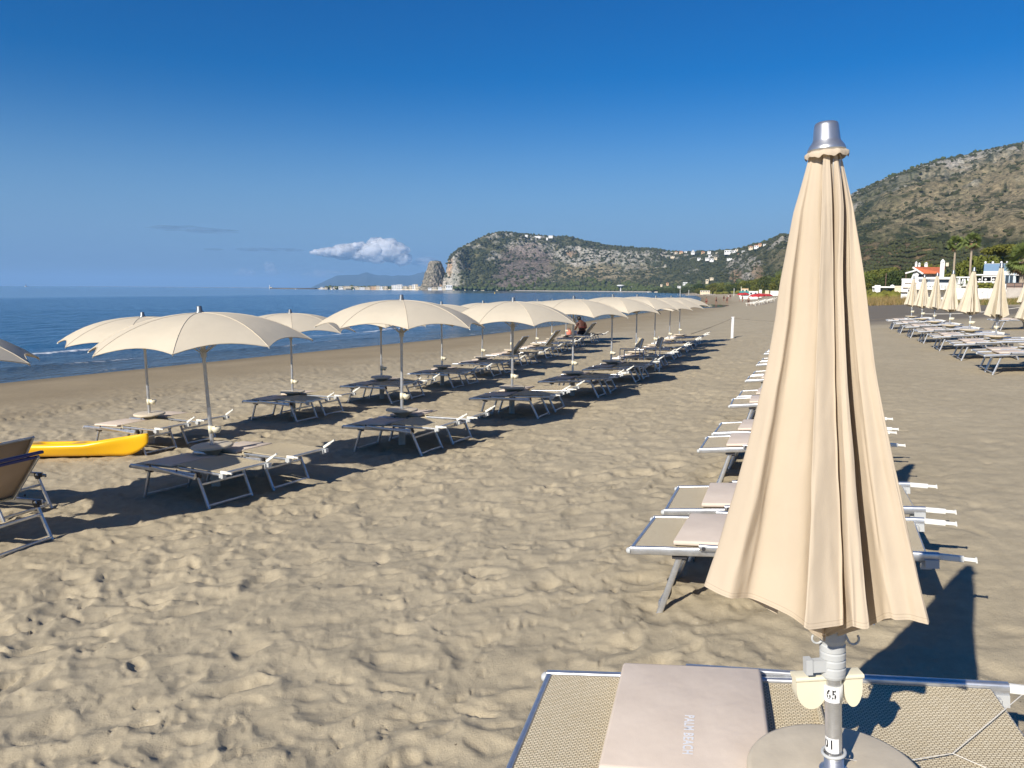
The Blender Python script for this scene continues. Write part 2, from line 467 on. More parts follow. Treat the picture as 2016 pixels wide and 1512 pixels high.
def sand_relief(x, y, s, r):
    w = -x * ROWD[1] + y * ROWD[0]
    amp = smooth(4.5, 10, s) * (1 - 0.66 * smooth(1.6, -1.4, w)) * (1 - 0.4 * smooth(60, 200, r))
    amp *= 0.68 + 0.45 * smooth(-0.35, 0.35, fbm(x / 1.9, y / 1.9, 2, 77))
    xx = x + 0.10 * fbm(x / .5, y / .5, 2, 5); yy = y + 0.10 * fbm(x / .5, y / .5, 2, 9)
    h = 0.034 * fbm(x / 1.5, y / 1.5, 2, 11)
    h += 0.0
    d = dents(xx, yy, 0.42, 21, 0.034, 0.150, 0.65)
    d += dents(xx * .8 + 5, yy + 3, 0.20, 41, 0.022, 0.080, 0.75)
    d += dents(xx + 1, yy + 8, 0.115, 61, 0.013, 0.040, 0.6)
    d += scoops(xx, yy, 0.36, 121, 0.027)
    d += scoops(xx + 3, yy + 7, 0.14, 131, 0.011)
    h += d * smooth(70, 35, r)
    nr_ = smooth(16, 6, r)
    fl = fbm(x / .8, y / .8, 2, 33)
    h += 0.010 * fbm(xx / .11, yy / .11, 3, 31, 0.6) * nr_ * smooth(-0.3, 0.3, fl)
    h += 0.006 * (1 - 2.2 * np.abs(fbm(xx / .16, yy / .16, 2, 35))) * nr_ * smooth(0.2, -0.3, fl)
    return 0.80 * h * amp

def build_sand():
    rings = [0.35]
    while rings[-1] < 15000:
        r = rings[-1]
        g = 1.03 if r < 1.3 else 1.0062 if r < 26 else 1.012 if r < 130 else 1.05
        rings.append(r * g)
    rings = np.array(rings)
    fine = np.arange(-40, 40.01, 0.118)
    az = np.radians(np.concatenate([np.arange(-180, -40, 5.0), fine, np.arange(45, 180, 5.0)]))
    rr, aa = np.meshgrid(rings, az, indexing='ij')
    x = (rr * np.sin(aa)).ravel(); y = (rr * np.cos(aa)).ravel(); r = rr.ravel()
    s = shore_dist(x, y)
    z = base_z(x, y)
    m = r < 400
    rel = np.zeros_like(z); rel[m] = sand_relief(x[m], y[m], s[m], r[m])
    z = z + rel
    dune = smooth(36, 60, s) * (r < 900) * (r > 60)
    z = z + dune * 0.25 * fbm(x / 9, y / 9, 3, 3)
    # local colour: wet sand by the water, grey raked strip inland, dirt
    w = -x * ROWD[1] + y * ROWD[0]
    dry = np.array([0.418, 0.354, 0.242]); wet = np.array([0.315, 0.250, 0.155]); grey = np.array([0.185, 0.160, 0.124])
    land = np.array([0.20, 0.17, 0.09])
    n1 = fbm(x / 2.3, y / 2.3, 4, 91); n2 = fbm(x / 14, y / 6, 3, 92); n3 = fbm(x / .35, y / .35, 3, 93)
    c = dry[None] * (1 + 0.10 * n1 + 0.08 * n3)[:, None]
    kw = smooth(12.5, 5, s + 2.0 * n2 + 1.2 * n1)
    c = c * (1 - kw[:, None]) + wet[None] * (1 + 0.15 * n1)[:, None] * kw[:, None]
    kw2 = smooth(2.0, 0.2, s + 0.5 * n2); c = c * (1 - 0.28 * kw2[:, None])
    kg = smooth(0.6, -2.2, w + 1.2 * n2) * smooth(36, 43, y - 0.10 * x + 2.5 * n2) * smooth(300, 150, r) * smooth(36, 34, s)
    c = c * (1 - kg[:, None]) + grey[None] * (1 + 0.12 * n1)[:, None] * kg[:, None]
    kl = smooth(40, 75, s) * smooth(150, 200, r)
    c = c * (1 - kl[:, None]) + land[None] * (1 + 0.4 * n2)[:, None] * kl[:, None]
    nr, na = rr.shape
    i, j = np.meshgrid(np.arange(nr - 1), np.arange(na), indexing='ij')
    j2 = (j + 1) % na
    f = np.stack([i * na + j, i * na + j2, (i + 1) * na + j2, (i + 1) * na + j], -1).reshape(-1, 4)[:, ::-1]
    # close the disc under the camera
    n0 = len(x)
    x = np.append(x, 0); y = np.append(y, 0); z = np.append(z, gz(0, 0)); c = np.vstack([c, dry])
    f = np.vstack([f, np.stack([np.full(na, n0), np.arange(na), (np.arange(na) + 1) % na, np.full(na, n0)], 1)]) if False else f
    me = mesh_np('sand', np.stack([x, y, z], 1), f)
    color_attr(me, 'tone', c)
    t = NT('beach_sand'); co = t.coord('Object')
    col = t.attr('tone')
    gr = t.noise(co, 900, 2, 0.7); g2 = t.noise(co, 130, 3, 0.6); g3 = t.noise(co, 9, 5, 0.65)
    col = t.mix(1.0, col, t.ramp(gr, [(0.25, (0.72, 0.72, 0.73)), (0.75, (1.22, 1.21, 1.2))]), 'MULTIPLY')
    g4 = t.noise(co, 230, 3, 0.8)
    col = t.mix(1.0, col, t.ramp(g4, [(0.3, (0.86, 0.86, 0.86)), (0.7, (1.13, 1.13, 1.13))]), 'MULTIPLY')
    col = t.mix(1.0, col, t.ramp(g3, [(0.3, (0.88, 0.88, 0.88)), (0.7, (1.09, 1.09, 1.08))]), 'MULTIPLY')
    vor = t.n('ShaderNodeTexVoronoi'); t.l(co, vor.inputs['Vector']); vor.inputs['Scale'].default_value = 9
    speck = t.math('LESS_THAN', vor.outputs['Distance'], 0.035)
    col = t.mix(t.math('MULTIPLY', speck, 0.55), col, (0.62, 0.58, 0.50))
    vor2 = t.n('ShaderNodeTexVoronoi'); t.l(co, vor2.inputs['Vector']); vor2.inputs['Scale'].default_value = 5.3
    sp2 = t.math('LESS_THAN', vor2.outputs['Distance'], 0.03)
    col = t.mix(t.math('MULTIPLY', sp2, 0.8), col, (0.07, 0.05, 0.03))
    n = t.bump(g3, 0.35, 0.03)
    n = t.bump(g2, 0.5, 0.006, n)
    n = t.bump(gr, 0.5, 0.0012, n)
    me.materials.append(t.bsdf(col, 0.92, 0, n, 0.15))
    return tag(link('sand', me), kind='structure')
build_sand()

# ------------------------------------------------------------------ sea
def build_sea():
    rings = [14.0]
    while rings[-1] < 31500:
        r = rings[-1]
        rings.append(r * (1.0065 if r < 120 else 1.02 if r < 600 else 1.12))
    rings = np.array(rings)
    az = np.radians(np.concatenate([np.arange(-42, -8, 0.12), np.arange(-8, 42, 0.5)]))
    rr, aa = np.meshgrid(rings, az, indexing='ij')
    x = (rr * np.sin(aa)).ravel(); y = (rr * np.cos(aa)).ravel(); r = rr.ravel()
    s = -shore_dist(x, y)                    # metres off shore
    along = x * ROWD[0] + y * ROWD[1]
    n1 = fbm(along / 9, s / 20, 3, 201); n2 = fbm(along / 2.2, s / 3, 3, 202)
    ph = s + 1.6 * n1 + 0.4 * n2
    fade = smooth(250, 40, s)
    z = np.full(x.shape, SEA)
    z += fade * smooth(1.0, 6, s) * 0.028 * np.sin(ph * 2 * math.pi / 3.6)
    z += fade * 0.03 * fbm(x / 1.1, y / 2.4, 3, 203) * smooth(0.5, 6, s)
    foam = np.zeros_like(x)
    for s0, h, w0, th in ((9.4, 0.13, 0.62, -0.12), (4.2, 0.055, 0.35, 0.20), (15.0, 0.10, 0.9, 0.9), (1.0, 0.02, 0.2, 0.25)):
        q = ph - s0 - 0.8 * fbm(along / 14, along * 0, 2, 210 + int(s0))
        env = smooth(-0.25, 0.25, fbm(along / 11 + s0, along * 0 + s0, 2, 220 + int(s0)))
        z += h * env * np.exp(-(q / w0) ** 2)
        foam += smooth(0.42, 0.9, np.exp(-((q + 0.25) / (w0 * 0.5)) ** 2) * (0.9 + 0.8 * fbm(along / .8, s / .25, 3, 230))) * smooth(th, th + 0.3, fbm(along / 7, along * 0 + s0, 3, 240 + int(s0)) + 0.15)
    depthc = smooth(0, 14, s)
    nr, na = rr.shape
    i, j = np.meshgrid(np.arange(nr - 1), np.arange(na - 1), indexing='ij')
    f = np.stack([i * na + j, i * na + j + 1, (i + 1) * na + j + 1, (i + 1) * na + j], -1).reshape(-1, 4)[:, ::-1]
    keep = (s.reshape(nr, na) > -6)
    kf = keep.ravel()[f].any(1)
    f = f[kf]
    used = np.unique(f); remap = -np.ones(len(x), int); remap[used] = np.arange(len(used)); f = remap[f]
    me = mesh_np('sea', np.stack([x, y, z], 1)[used], f)
    calm = smooth(150, 190, s + 22 * fbm(x / 300, y / 60, 2, 250))
    color_attr(me, 'mask', np.stack([np.clip(foam, 0, 1), depthc, calm], 1)[used])
    t = NT('sea_water'); co = t.coord('Object')
    sp = t.n('ShaderNodeSeparateColor'); t.l(t.attr('mask'), sp.inputs[0])
    foam_, depth_, calm_ = sp.outputs
    mp = t.n('ShaderNodeMapping'); t.l(co, mp.inputs[0]); mp.inputs['Rotation'].default_value = (0, 0, R(20.9)); mp.inputs['Scale'].default_value = (1.7, 0.75, 1)
    wv = t.noise(mp.outputs[0], 2.0, 6, 0.6, 0.6)
    wv2 = t.noise(mp.outputs[0], 0.28, 5, 0.6, 0.3)
    st = t.math('MULTIPLY_ADD', calm_, -0.93, 1.0)
    nb = t.n('ShaderNodeBump'); t.l(wv, nb.inputs['Height']); nb.inputs['Distance'].default_value = 0.22; t.l(t.math('MULTIPLY', st, 0.58), nb.inputs['Strength'])
    nb2 = t.n('ShaderNodeBump'); t.l(wv2, nb2.inputs['Height']); nb2.inputs['Distance'].default_value = 1.3; t.l(t.math('MULTIPLY', st, 0.45), nb2.inputs['Strength']); t.l(nb.outputs[0], nb2.inputs['Normal'])
    deep = t.mix(depth_, (0.075, 0.075, 0.055), (0.028, 0.105, 0.205))
    col = t.mix(foam_, deep, (0.75, 0.76, 0.76))
    rough = t.math('MULTIPLY_ADD', foam_, 0.6, t.math('MULTIPLY_ADD', calm_, -0.03, 0.12))
    me.materials.append(t.bsdf(col, rough, 0, nb2.outputs[0], 0.5, IOR=1.333))
    return tag(link('sea', me), kind='structure')
build_sea()

# ------------------------------------------------------------------ hills round the bay
# silhouette in the photograph: pixel, distance of the ridge, distance of the foot
RIDGE = [(858, 568, 2040, 2010), (866, 552, 2060, 2010), (871, 540, 2070, 2005), (877, 538.5, 2070, 2000), (880, 524, 2085, 1995), (882.5, 510, 2095, 1990),
         (887, 505, 2105, 1985), (894, 497, 2110, 1980), (904, 489, 2130, 1970), (915, 483, 2150, 1960), (934, 473.5, 2180, 1950), (953, 464, 2210, 1940), (970, 459, 2240, 1930),
         (987, 455.5, 2270, 1925), (1005, 457, 2290, 1915), (1025, 459, 2300, 1905), (1048, 461.5, 2310, 1890), (1079, 464.5, 2330, 1870), (1125, 466.7, 2350, 1830),
         (1153, 474.5, 2350, 1800), (1201, 483.6, 2340, 1740), (1260, 488.3, 2320, 1650), (1290, 489.5, 2300, 1600), (1305, 492, 2280, 1570), (1322, 495.6, 2260, 1540),
         (1363, 496, 2200, 1450), (1391, 495, 2120, 1350), (1426, 493, 2000, 1150), (1460, 488.6, 1880, 950), (1485, 480, 1780, 800), (1502, 477.5, 1720, 720),
         (1523, 469, 1650, 650), (1540, 459.4, 1600, 600), (1552, 462, 1560, 580), (1600, 435, 1500, 520), (1640, 408, 1450, 480), (1680, 379.6, 1420, 450), (1745, 350, 1430, 430),
         (1811, 325.6, 1450, 410), (1850, 315, 1460, 400), (1891, 307.6, 1470, 390), (1955, 291.7, 1480, 380), (2016, 279.5, 1500, 370), (2150, 262, 1550, 380), (2400, 262, 1600, 400), (2900, 330, 1700, 500), (4200, 480, 1900, 700)]
_rt = []
for px, py, dr, df in RIDGE:
    d = ray(px, py); _rt.append((math.atan2(d.x, d.y), d.z * dr + CAMZ, dr, df))
_rt = np.array(_rt)
def build_hills():
    a_f = np.arange(_rt[0, 0], R(36), R(0.072)); a_c = np.arange(R(36), _rt[-1, 0], R(0.6))
    az = np.concatenate([a_f, a_c]); T = np.concatenate([np.linspace(0, 1, 190), 1 + np.linspace(0.02, 1, 26) ** 1.3])
    H = np.interp(az, _rt[:, 0], _rt[:, 1]); DR = np.interp(az, _rt[:, 0], _rt[:, 2]); DF = np.interp(az, _rt[:, 0], _rt[:, 3])
    tt, aa = np.meshgrid(T, az, indexing='ij')
    h = H[None]; dr = DR[None]; df = DF[None]
    rr = np.where(tt <= 1, df + (dr - df) * tt, dr + (tt - 1) * 900)
    x = rr * np.sin(aa); y = rr * np.cos(aa)
    px, _ = project(np.stack([x.ravel(), y.ravel(), np.zeros(x.size)], 1)); px = px.reshape(x.shape)
    z0 = 1.2
    steep = smooth(930, 885, px)                                  # sea cliff of the headland
    p = tt ** (1.0 + 0.25 * smooth(1000, 1300, px) + 0.10) * (1 - steep) + steep * smooth(0, 0.42, tt) * (0.80 + 0.20 * tt)
    # spurs and gullies
    sp = fbm(x / 190, y / 190, 4, 301); rg = 1 - 2 * np.abs(fbm(x / 75, y / 75, 4, 305)); crag = 1 - 2 * np.abs(fbm(x / 17, y / 17, 3, 309)); fine = fbm(x / 7, y / 7, 2, 312)
    env = np.clip(tt * 6, 0, 1) * np.clip((1.04 - tt) * 5, 0, 1)
    z = z0 + (h - z0) * p
    z = z + (h - z0) * env * (0.13 * sp + 0.045 * rg * (1 + smooth(0.4, 0.8, tt)))
    rockm = smooth(-0.12, 0.22, fbm(x / 120, y / 60, 4, 320) + 0.35 * smooth(0.55, 1, tt) - 0.28)
    # named patches of the real hillsides
    def blob(cx, cy, sx, sy, k=1.0):
        n = 0.35 * fbm(x / 40, y / 40, 3, int(cx))
        return k * smooth(1.25, 0.75, np.sqrt(((px - cx) / sx) ** 2 + ((PYv - cy) / sy) ** 2) + n)
    _, PYv = project(np.stack([x.ravel(), y.ravel(), z.ravel()], 1)); PYv = PYv.reshape(x.shape)
    cliff = np.maximum(steep * smooth(0.0, 0.1, tt), blob(1462, 530, 36, 26) * (tt < 1))
    rockm = np.maximum(rockm, cliff)
    rockm = np.maximum(rockm, blob(1150, 505, 60, 20, 0.95)); rockm = np.maximum(rockm, blob(1235, 508, 60, 18, 0.7)); rockm = np.maximum(rockm, blob(1050, 485, 50, 22, 0.75))
    rockm = np.maximum(rockm, blob(1360, 530, 20, 12, 0.6))
    rockm = rockm * (1 - 0.75 * blob(1250, 484, 110, 10)) * (1 - 0.8 * blob(1110, 474, 50, 8))
    rockm = rockm * (1 - smooth(1560, 1680, px) * (1 - smooth(0.45, 0.85, tt + 0.5 * fbm(x / 60, y / 60, 3, 350))))
    rock_amp = 1.1 * rockm + 0.25
    z = z + env * rock_amp * (crag * 2.6 + fine * 1.4) * np.clip(rr / 1200, .5, 1.6)
    z = z + (tt > 0.93) * (tt < 1.1) * (fine * 1.3 + crag * 0.8)
    z = np.where(tt > 1, z0 + (z - z0) * (1 - 0.55 * smooth(1, 2, tt)), z)
    z = np.where(tt == 0, -6, z)
    # nothing in front may rise above the line of the ridge
    rt_ = ((H - CAMZ) / DR)[None]
    cap_ = CAMZ + rr * rt_ * (0.90 + 0.10 * tt) + 1.2 * fine + 0.8 * crag
    over = np.maximum(z - (cap_ - 6), 0)
    z = np.where(tt <= 1.0, np.where(over > 0, cap_ - 6 + 6 * (1 - np.exp(-over / 6)), z), np.minimum(z, CAMZ + rr * rt_ + 1.0 * fine))
    z = np.where(tt == 0, -6, z)
    # colours of vegetation and rock
    g_dark = np.array([0.034, 0.048, 0.024]); g_mid = np.array([0.095, 0.102, 0.046]); tan = np.array([0.30, 0.25, 0.155]); rock = np.array([0.42, 0.39, 0.34])
    burnt = np.array([0.20, 0.155, 0.140]); orange = np.array([0.42, 0.25, 0.125]); soil = np.array([0.24, 0.17, 0.10])
    nn = fbm(x / 34, y / 34, 4, 330); nf = fbm(x / 8, y / 8, 3, 331); nl = fbm(x / 160, y / 160, 3, 332)
    green = smooth(-0.25, 0.3, nl + 0.7 * nn)
    tanw = 0.25 + 0.9 * blob(1990, 400, 210, 95) + 0.5 * blob(1160, 545, 50, 26) + 0.4 * blob(1225, 535, 70, 20) + 0.3 * blob(1100, 530, 40, 20) + 0.35 * blob(1750, 430, 60, 40) + .3 * blob(1530, 510, 20, 20)
    tanw = np.clip(tanw, 0, 1) * (1 - 0.8 * blob(1410, 520, 70, 40)) * (1 - 0.9 * blob(1250, 484, 120, 12)) * (1 - 0.8 * smooth(0.25, 0.02, tt))
    c = g_mid[None, None] * (1 + 0.5 * nf)[..., None]
    c = c * (1 - tanw[..., None]) + (tan * (1 + 0.25 * nf)[..., None]) * tanw[..., None]
    sh = smooth(0.02, 0.2, nn * 0.8 + nf * 0.6 + 0.22 * (1 - tanw) - 0.15 * tanw)
    c = c * (1 - 0.85 * sh[..., None]) + g_dark * (0.85 * sh)[..., None]
    rk = (np.clip(rockm * 1.1, 0, 1) * smooth(-0.08, 0.10, crag * 0.35 + nf * 0.9 + 0.35 * fbm(x / 14, y / 14, 2, 351) + 0.40 * rockm - 0.30))[..., None]
    c = c * (1 - rk) + rock * (1 + 0.35 * nf + 0.2 * nn)[..., None] * rk
    bz = (blob(1035, 520, 52, 40) + blob(1010, 550, 40, 22)).clip(0, 1)
    bz = (bz * (0.75 + 0.25 * smooth(-0.2, 0.3, nf)))[..., None]
    c = c * (1 - 0.85 * bz) + burnt * (1 + 0.5 * nf + .3 * nn)[..., None] * 0.85 * bz
    orr = (blob(886, 525, 5, 22) + blob(921, 524, 8, 9) + blob(1124, 503, 13, 6) + blob(1447, 545, 12, 12) + blob(1489, 538, 12, 14, .8)).clip(0, 1) * smooth(-0.30, 0.25, nf + 0.15) * 0.75
    c = c * (1 - orr[..., None]) + orange * (1 + 0.3 * nf)[..., None] * orr[..., None]
    gv = blob(1765, 508, 85, 30)[..., None] * 0.85
    c = c * (1 - gv) + soil * 1.1 * (1 + 0.3 * nf)[..., None] * gv
    tp = smooth(0.55, 0.95, tt)[..., None] * smooth(1560, 1700, px)[..., None] * 0.35
    c = c * (1 - tp) + rock * 0.9 * tp * (1 + 0.4 * crag)[..., None]
    s12 = fbm(x / 15, y / 15, 2, 340) + 0.5 * noise2(x / 6, y / 6, 343); den = 0.06 + 0.45 * nl + 0.25 * nn - 0.30 * tanw - 0.15 * rockm - 0.4 * bz[..., 0] + 0.25 * blob(1250, 484, 120, 12) + 0.2 * blob(1400, 520, 90, 40)
    spot = smooth(0.10, 0.26, s12 + den) * (1 - 0.9 * steep) * (1 - orr)
    c = c * (1 - 0.8 * spot[..., None]) + g_dark * (1 + 0.4 * nf)[..., None] * 0.8 * spot[..., None]
    nr, na = x.shape
    i, j = np.meshgrid(np.arange(nr - 1), np.arange(na - 1), indexing='ij')
    f = np.stack([i * na + j, i * na + j + 1, (i + 1) * na + j + 1, (i + 1) * na + j], -1).reshape(-1, 4)[:, ::-1]
    me = mesh_np('hillside', np.stack([x.ravel(), y.ravel(), z.ravel()], 1), f)
    color_attr(me, 'tone', np.clip(c.reshape(-1, 3), 0.004, 1))
    t = NT('hillside_ground'); co = t.coord('Object')
    col = t.attr('tone')
    n1 = t.noise(co, 0.21, 6, 0.75); n2 = t.noise(co, 0.035, 5, 0.6)
    col = t.mix(1.0, col, t.ramp(n1, [(0.36, (0.42, 0.46, 0.45)), (0.46, (1.02, 1.02, 1.02)), (0.55, (1.4, 1.38, 1.36)), (0.66, (2.1, 2.02, 1.92))]), 'MULTIPLY')
    col = t.mix(1.0, col, t.ramp(n2, [(0.3, (0.85, 0.9, 0.85)), (0.7, (1.12, 1.08, 1.05))]), 'MULTIPLY')
    nrm = t.bump(n1, 1.0, 8.0)
    me.materials.append(t.bsdf(col, 0.95, 0, nrm, 0.05))
    tag(link('hillside', me), kind='structure')
    return dict(spot=spot, x=x, y=y, z=z, px=px, py=PYv, t=tt, rock=rockm, tan=tanw, az=az, T=T, r=rr)
HL = build_hills()
def hill_at(px, py):
    """point of the hillside seen at a pixel of the photograph (nearest grid point)"""
    m = (HL['t'] <= 1.0)
    d = np.where(m, (HL['px'] - px) ** 2 + (HL['py2'] - py) ** 2, 1e12)
    k = np.argmin(d); i, j = np.unravel_index(k, d.shape)
    return Vector((HL['x'][i, j], HL['y'][i, j], HL['z'][i, j]))
_p = project(np.stack([HL['x'].ravel(), HL['y'].ravel(), HL['z'].ravel()], 1)); HL['py2'] = _p[1].reshape(HL['x'].shape)

# far blue mountain across the gulf
def build_far_mountain():
    sil = [(585, 568), (612, 566.5), (625, 560), (645, 550), (664, 541.5), (690, 541), (705, 540.5), (716, 537), (722, 535.3), (730, 538), (745, 541.5), (760, 541), (772, 543),
           (784, 541), (796, 542), (810, 541.5), (822, 537.5), (834, 534.5), (842, 538), (860, 546), (900, 552), (960, 560), (1050, 566)]
    pts = [(az_of(px, py), ray(px, py).z) for px, py in sil]
    A = np.array([p[0] for p in pts]); Z = np.array([p[1] for p in pts])
    D = 17000.0
    az = np.linspace(A[0], A[-1], 300); T = np.linspace(0, 2, 60)
    H = np.interp(az, A, Z) * D + CAMZ
    tt, aa = np.meshgrid(T, az, indexing='ij')
    rr = D - 2600 + 2600 * tt
    x = rr * np.sin(aa); y = rr * np.cos(aa)
    rise = np.where(tt < 1, tt ** 1.1, 1 - 0.6 * (tt - 1))
    env = np.clip(tt * 4, 0, 1) * np.clip(np.abs(1 - tt) * 6, 0, 1)
    z = SEA - 2 + (H[None] - SEA + 2) * rise * (1 + env * 0.22 * fbm(x / 900, y / 900, 4, 401)) + (np.abs(tt - 1) < 0.1) * 6 * fbm(x / 130, y / 130, 3, 402)
    nr, na = x.shape
    i, j = np.meshgrid(np.arange(nr - 1), np.arange(na - 1), indexing='ij')
    f = np.stack([i * na + j, i * na + j + 1, (i + 1) * na + j + 1, (i + 1) * na + j], -1).reshape(-1, 4)[:, ::-1]
    me = mesh_np('distant_mountain', np.stack([x.ravel(), y.ravel(), z.ravel()], 1), f)
    t = NT('distant_mountain_ground'); co = t.coord('Object')
    c = t.ramp(t.noise(co, 0.004, 6, 0.65), [(0.35, (0.022, 0.034, 0.024)), (0.65, (0.060, 0.065, 0.05))])
    me.materials.append(t.bsdf(c, 0.95, 0, None, 0.05))
    tag(link('distant_mountain', me), kind='structure')
build_far_mountain()

# the rock needle that stands off the headland
def build_needle():
    cx, cy = 0, 0
    C0 = on_range(852, 563, 2035)
    m = FOC / 2035.0
    prof = [(-0.02, 24.5, -1), (0.0, 24, 0), (0.12, 20.5, 0.4), (0.25, 18.5, 1.0), (0.40, 17, 2.2), (0.55, 16, 3.2), (0.70, 14.2, 4.2), (0.82, 12.8, 5.0), (0.92, 11.5, 5.2), (0.985, 9.5, 5.2), (1.0, 4, 5.0), (1.004, 0.2, 5.0)]
    Ht = 56 / m
    hs = np.interp(np.linspace(0, 1, 90), [0, .97, 1], [0, .96, 1]); n = 120
    ph = np.array([p[0] for p in prof]); pr = np.array([p[1] for p in prof]) / m; po = np.array([p[2] for p in prof]) / m
    hz = ph[0] + (ph[-1] - ph[0]) * np.linspace(0, 1, 90)
    vs = []
    th = np.linspace(0, 2 * math.pi, n, endpoint=False)
    for k, hh in enumerate(hz):
        r0 = np.interp(hh, ph, pr); ox = np.interp(hh, ph, po)
        zz = hh * Ht
        lump = 1 + 0.30 * fbm(np.cos(th) * 2.2 + zz / 22, np.sin(th) * 2.2 + zz / 60, 3, 501) + 0.17 * (1 - 2 * np.abs(fbm(np.cos(th) * 6, np.sin(th) * 6 + zz / 14, 3, 503)))
        lump = 1 + (lump - 1) * min(1, (1.01 - hh) * 8)
        vs += [(ox + r0 * l_ * math.cos(a), r0 * 1.1 * l_ * math.sin(a), zz) for a, l_ in zip(th, lump)]
    K = len(hz)
    f = [(i * n + j, i * n + (j + 1) % n, (i + 1) * n + (j + 1) % n, (i + 1) * n + j) for i in range(K - 1) for j in range(n)]
    me = mesh_np('rock_needle', np.array(vs), np.array(f))
    v = np.array(vs)
    nf = fbm(v[:, 0] / 9 + v[:, 1] / 9, v[:, 2] / 11, 4, 510); ng = fbm(v[:, 0] / 14 + v[:, 1] / 10, v[:, 2] / 12, 3, 511)
    c = np.array([0.29, 0.255, 0.205])[None] * (1 + 0.5 * nf)[:, None]
    k = smooth(0.12, 0.3, ng)[:, None]; c = c * (1 - 0.8 * k) + np.array([0.05, 0.06, 0.03]) * 0.8 * k
    top = smooth(0.975, 0.995, v[:, 2] / Ht)[:, None]; c = c * (1 - top) + np.array([0.04, 0.055, 0.025]) * top
    color_attr(me, 'tone', np.clip(c, .01, 1))
    me.materials.append(bpy.data.materials['hillside_ground'])
    o = link('rock_needle', me, None, (C0.x, C0.y, 0))
    tag(o, 'tall pale limestone needle standing in front of the sea end of the headland', 'rock')
    # the broken ridge that joins it to the headland
    for k, (px, top, w, rr_) in enumerate(((870, 546, 10, 2055), (876, 540, 8, 2062), (864, 552, 9, 2040))):
        b = on_range(px, 566, rr_); h = (567 - top) / m
        P = []
        for q in range(26):
            hh = q / 25.0
            r0 = w / m * (1 - hh) ** 0.6 + 0.2
            lump = 1 + 0.25 * fbm(np.cos(th) * 3 + k * 9, np.sin(th) * 3 + hh * 5, 3, 520)
            P += [(r0 * l_ * math.cos(a), r0 * l_ * math.sin(a), h * hh - 1) for a, l_ in zip(th, lump)]
        f = [(i * n + j, i * n + (j + 1) % n, (i + 1) * n + (j + 1) % n, (i + 1) * n + j) for i in range(25) for j in range(n)]
        me = mesh_np('rock_outcrop', np.array(P), np.array(f)); v = np.array(P)
        nf = fbm(v[:, 0] / 9 + v[:, 1] / 9, v[:, 2] / 11, 4, 530 + k)
        color_attr(me, 'tone', np.clip(np.array([0.25, 0.22, 0.18])[None] * (1 + 0.5 * nf)[:, None], .01, 1))
        me.materials.append(bpy.data.materials['hillside_ground'])
        tag(link('rock_outcrop', me, None, (b.x, b.y, 0)),
            ('grey rock hump midway between the needle and the headland', 'grey rock hump against the foot of the headland cliff', 'low grey rock hump touching the foot of the rock needle')[k], 'rock')
build_needle()
# ------------------------------------------------------------------ scrub on the hills
def ico(sub=1):
    b = bmesh.new(); bmesh.ops.create_icosphere(b, subdivisions=sub, radius=1.0)
    v = np.array([p.co[:] for p in b.verts]); f = np.array([[q.index for q in p.verts] for p in b.faces]); b.free(); return v, f
def scatter_blobs(name, pos, size, sub=1, mat='leaf_shrub', flat=0.75, seed=1):
    v0, f0 = ico(sub); rs = np.random.RandomState(seed)
    n = len(pos); k = len(v0)
    lump = 1 + 0.38 * (rs.rand(n, k) - 0.5) * 2
    a = rs.rand(n) * 6.28
    ca, sa = np.cos(a)[:, None], np.sin(a)[:, None]
    vx = v0[None, :, 0] * ca - v0[None, :, 1] * sa; vy = v0[None, :, 0] * sa + v0[None, :, 1] * ca
    st = (0.7 + 0.7 * rs.rand(n, 2))
    P = np.stack([vx * lump * st[:, :1], vy * lump * st[:, 1:], v0[None, :, 2] * lump * flat + 0.35 * flat], -1) * size[:, None, None] + pos[:, None, :]
    F = (f0[None] + (np.arange(n) * k)[:, None, None]).reshape(-1, 3)
    me = mesh_np(name, P.reshape(-1, 3), F, False)
    me.materials.append(M[mat])
    return me
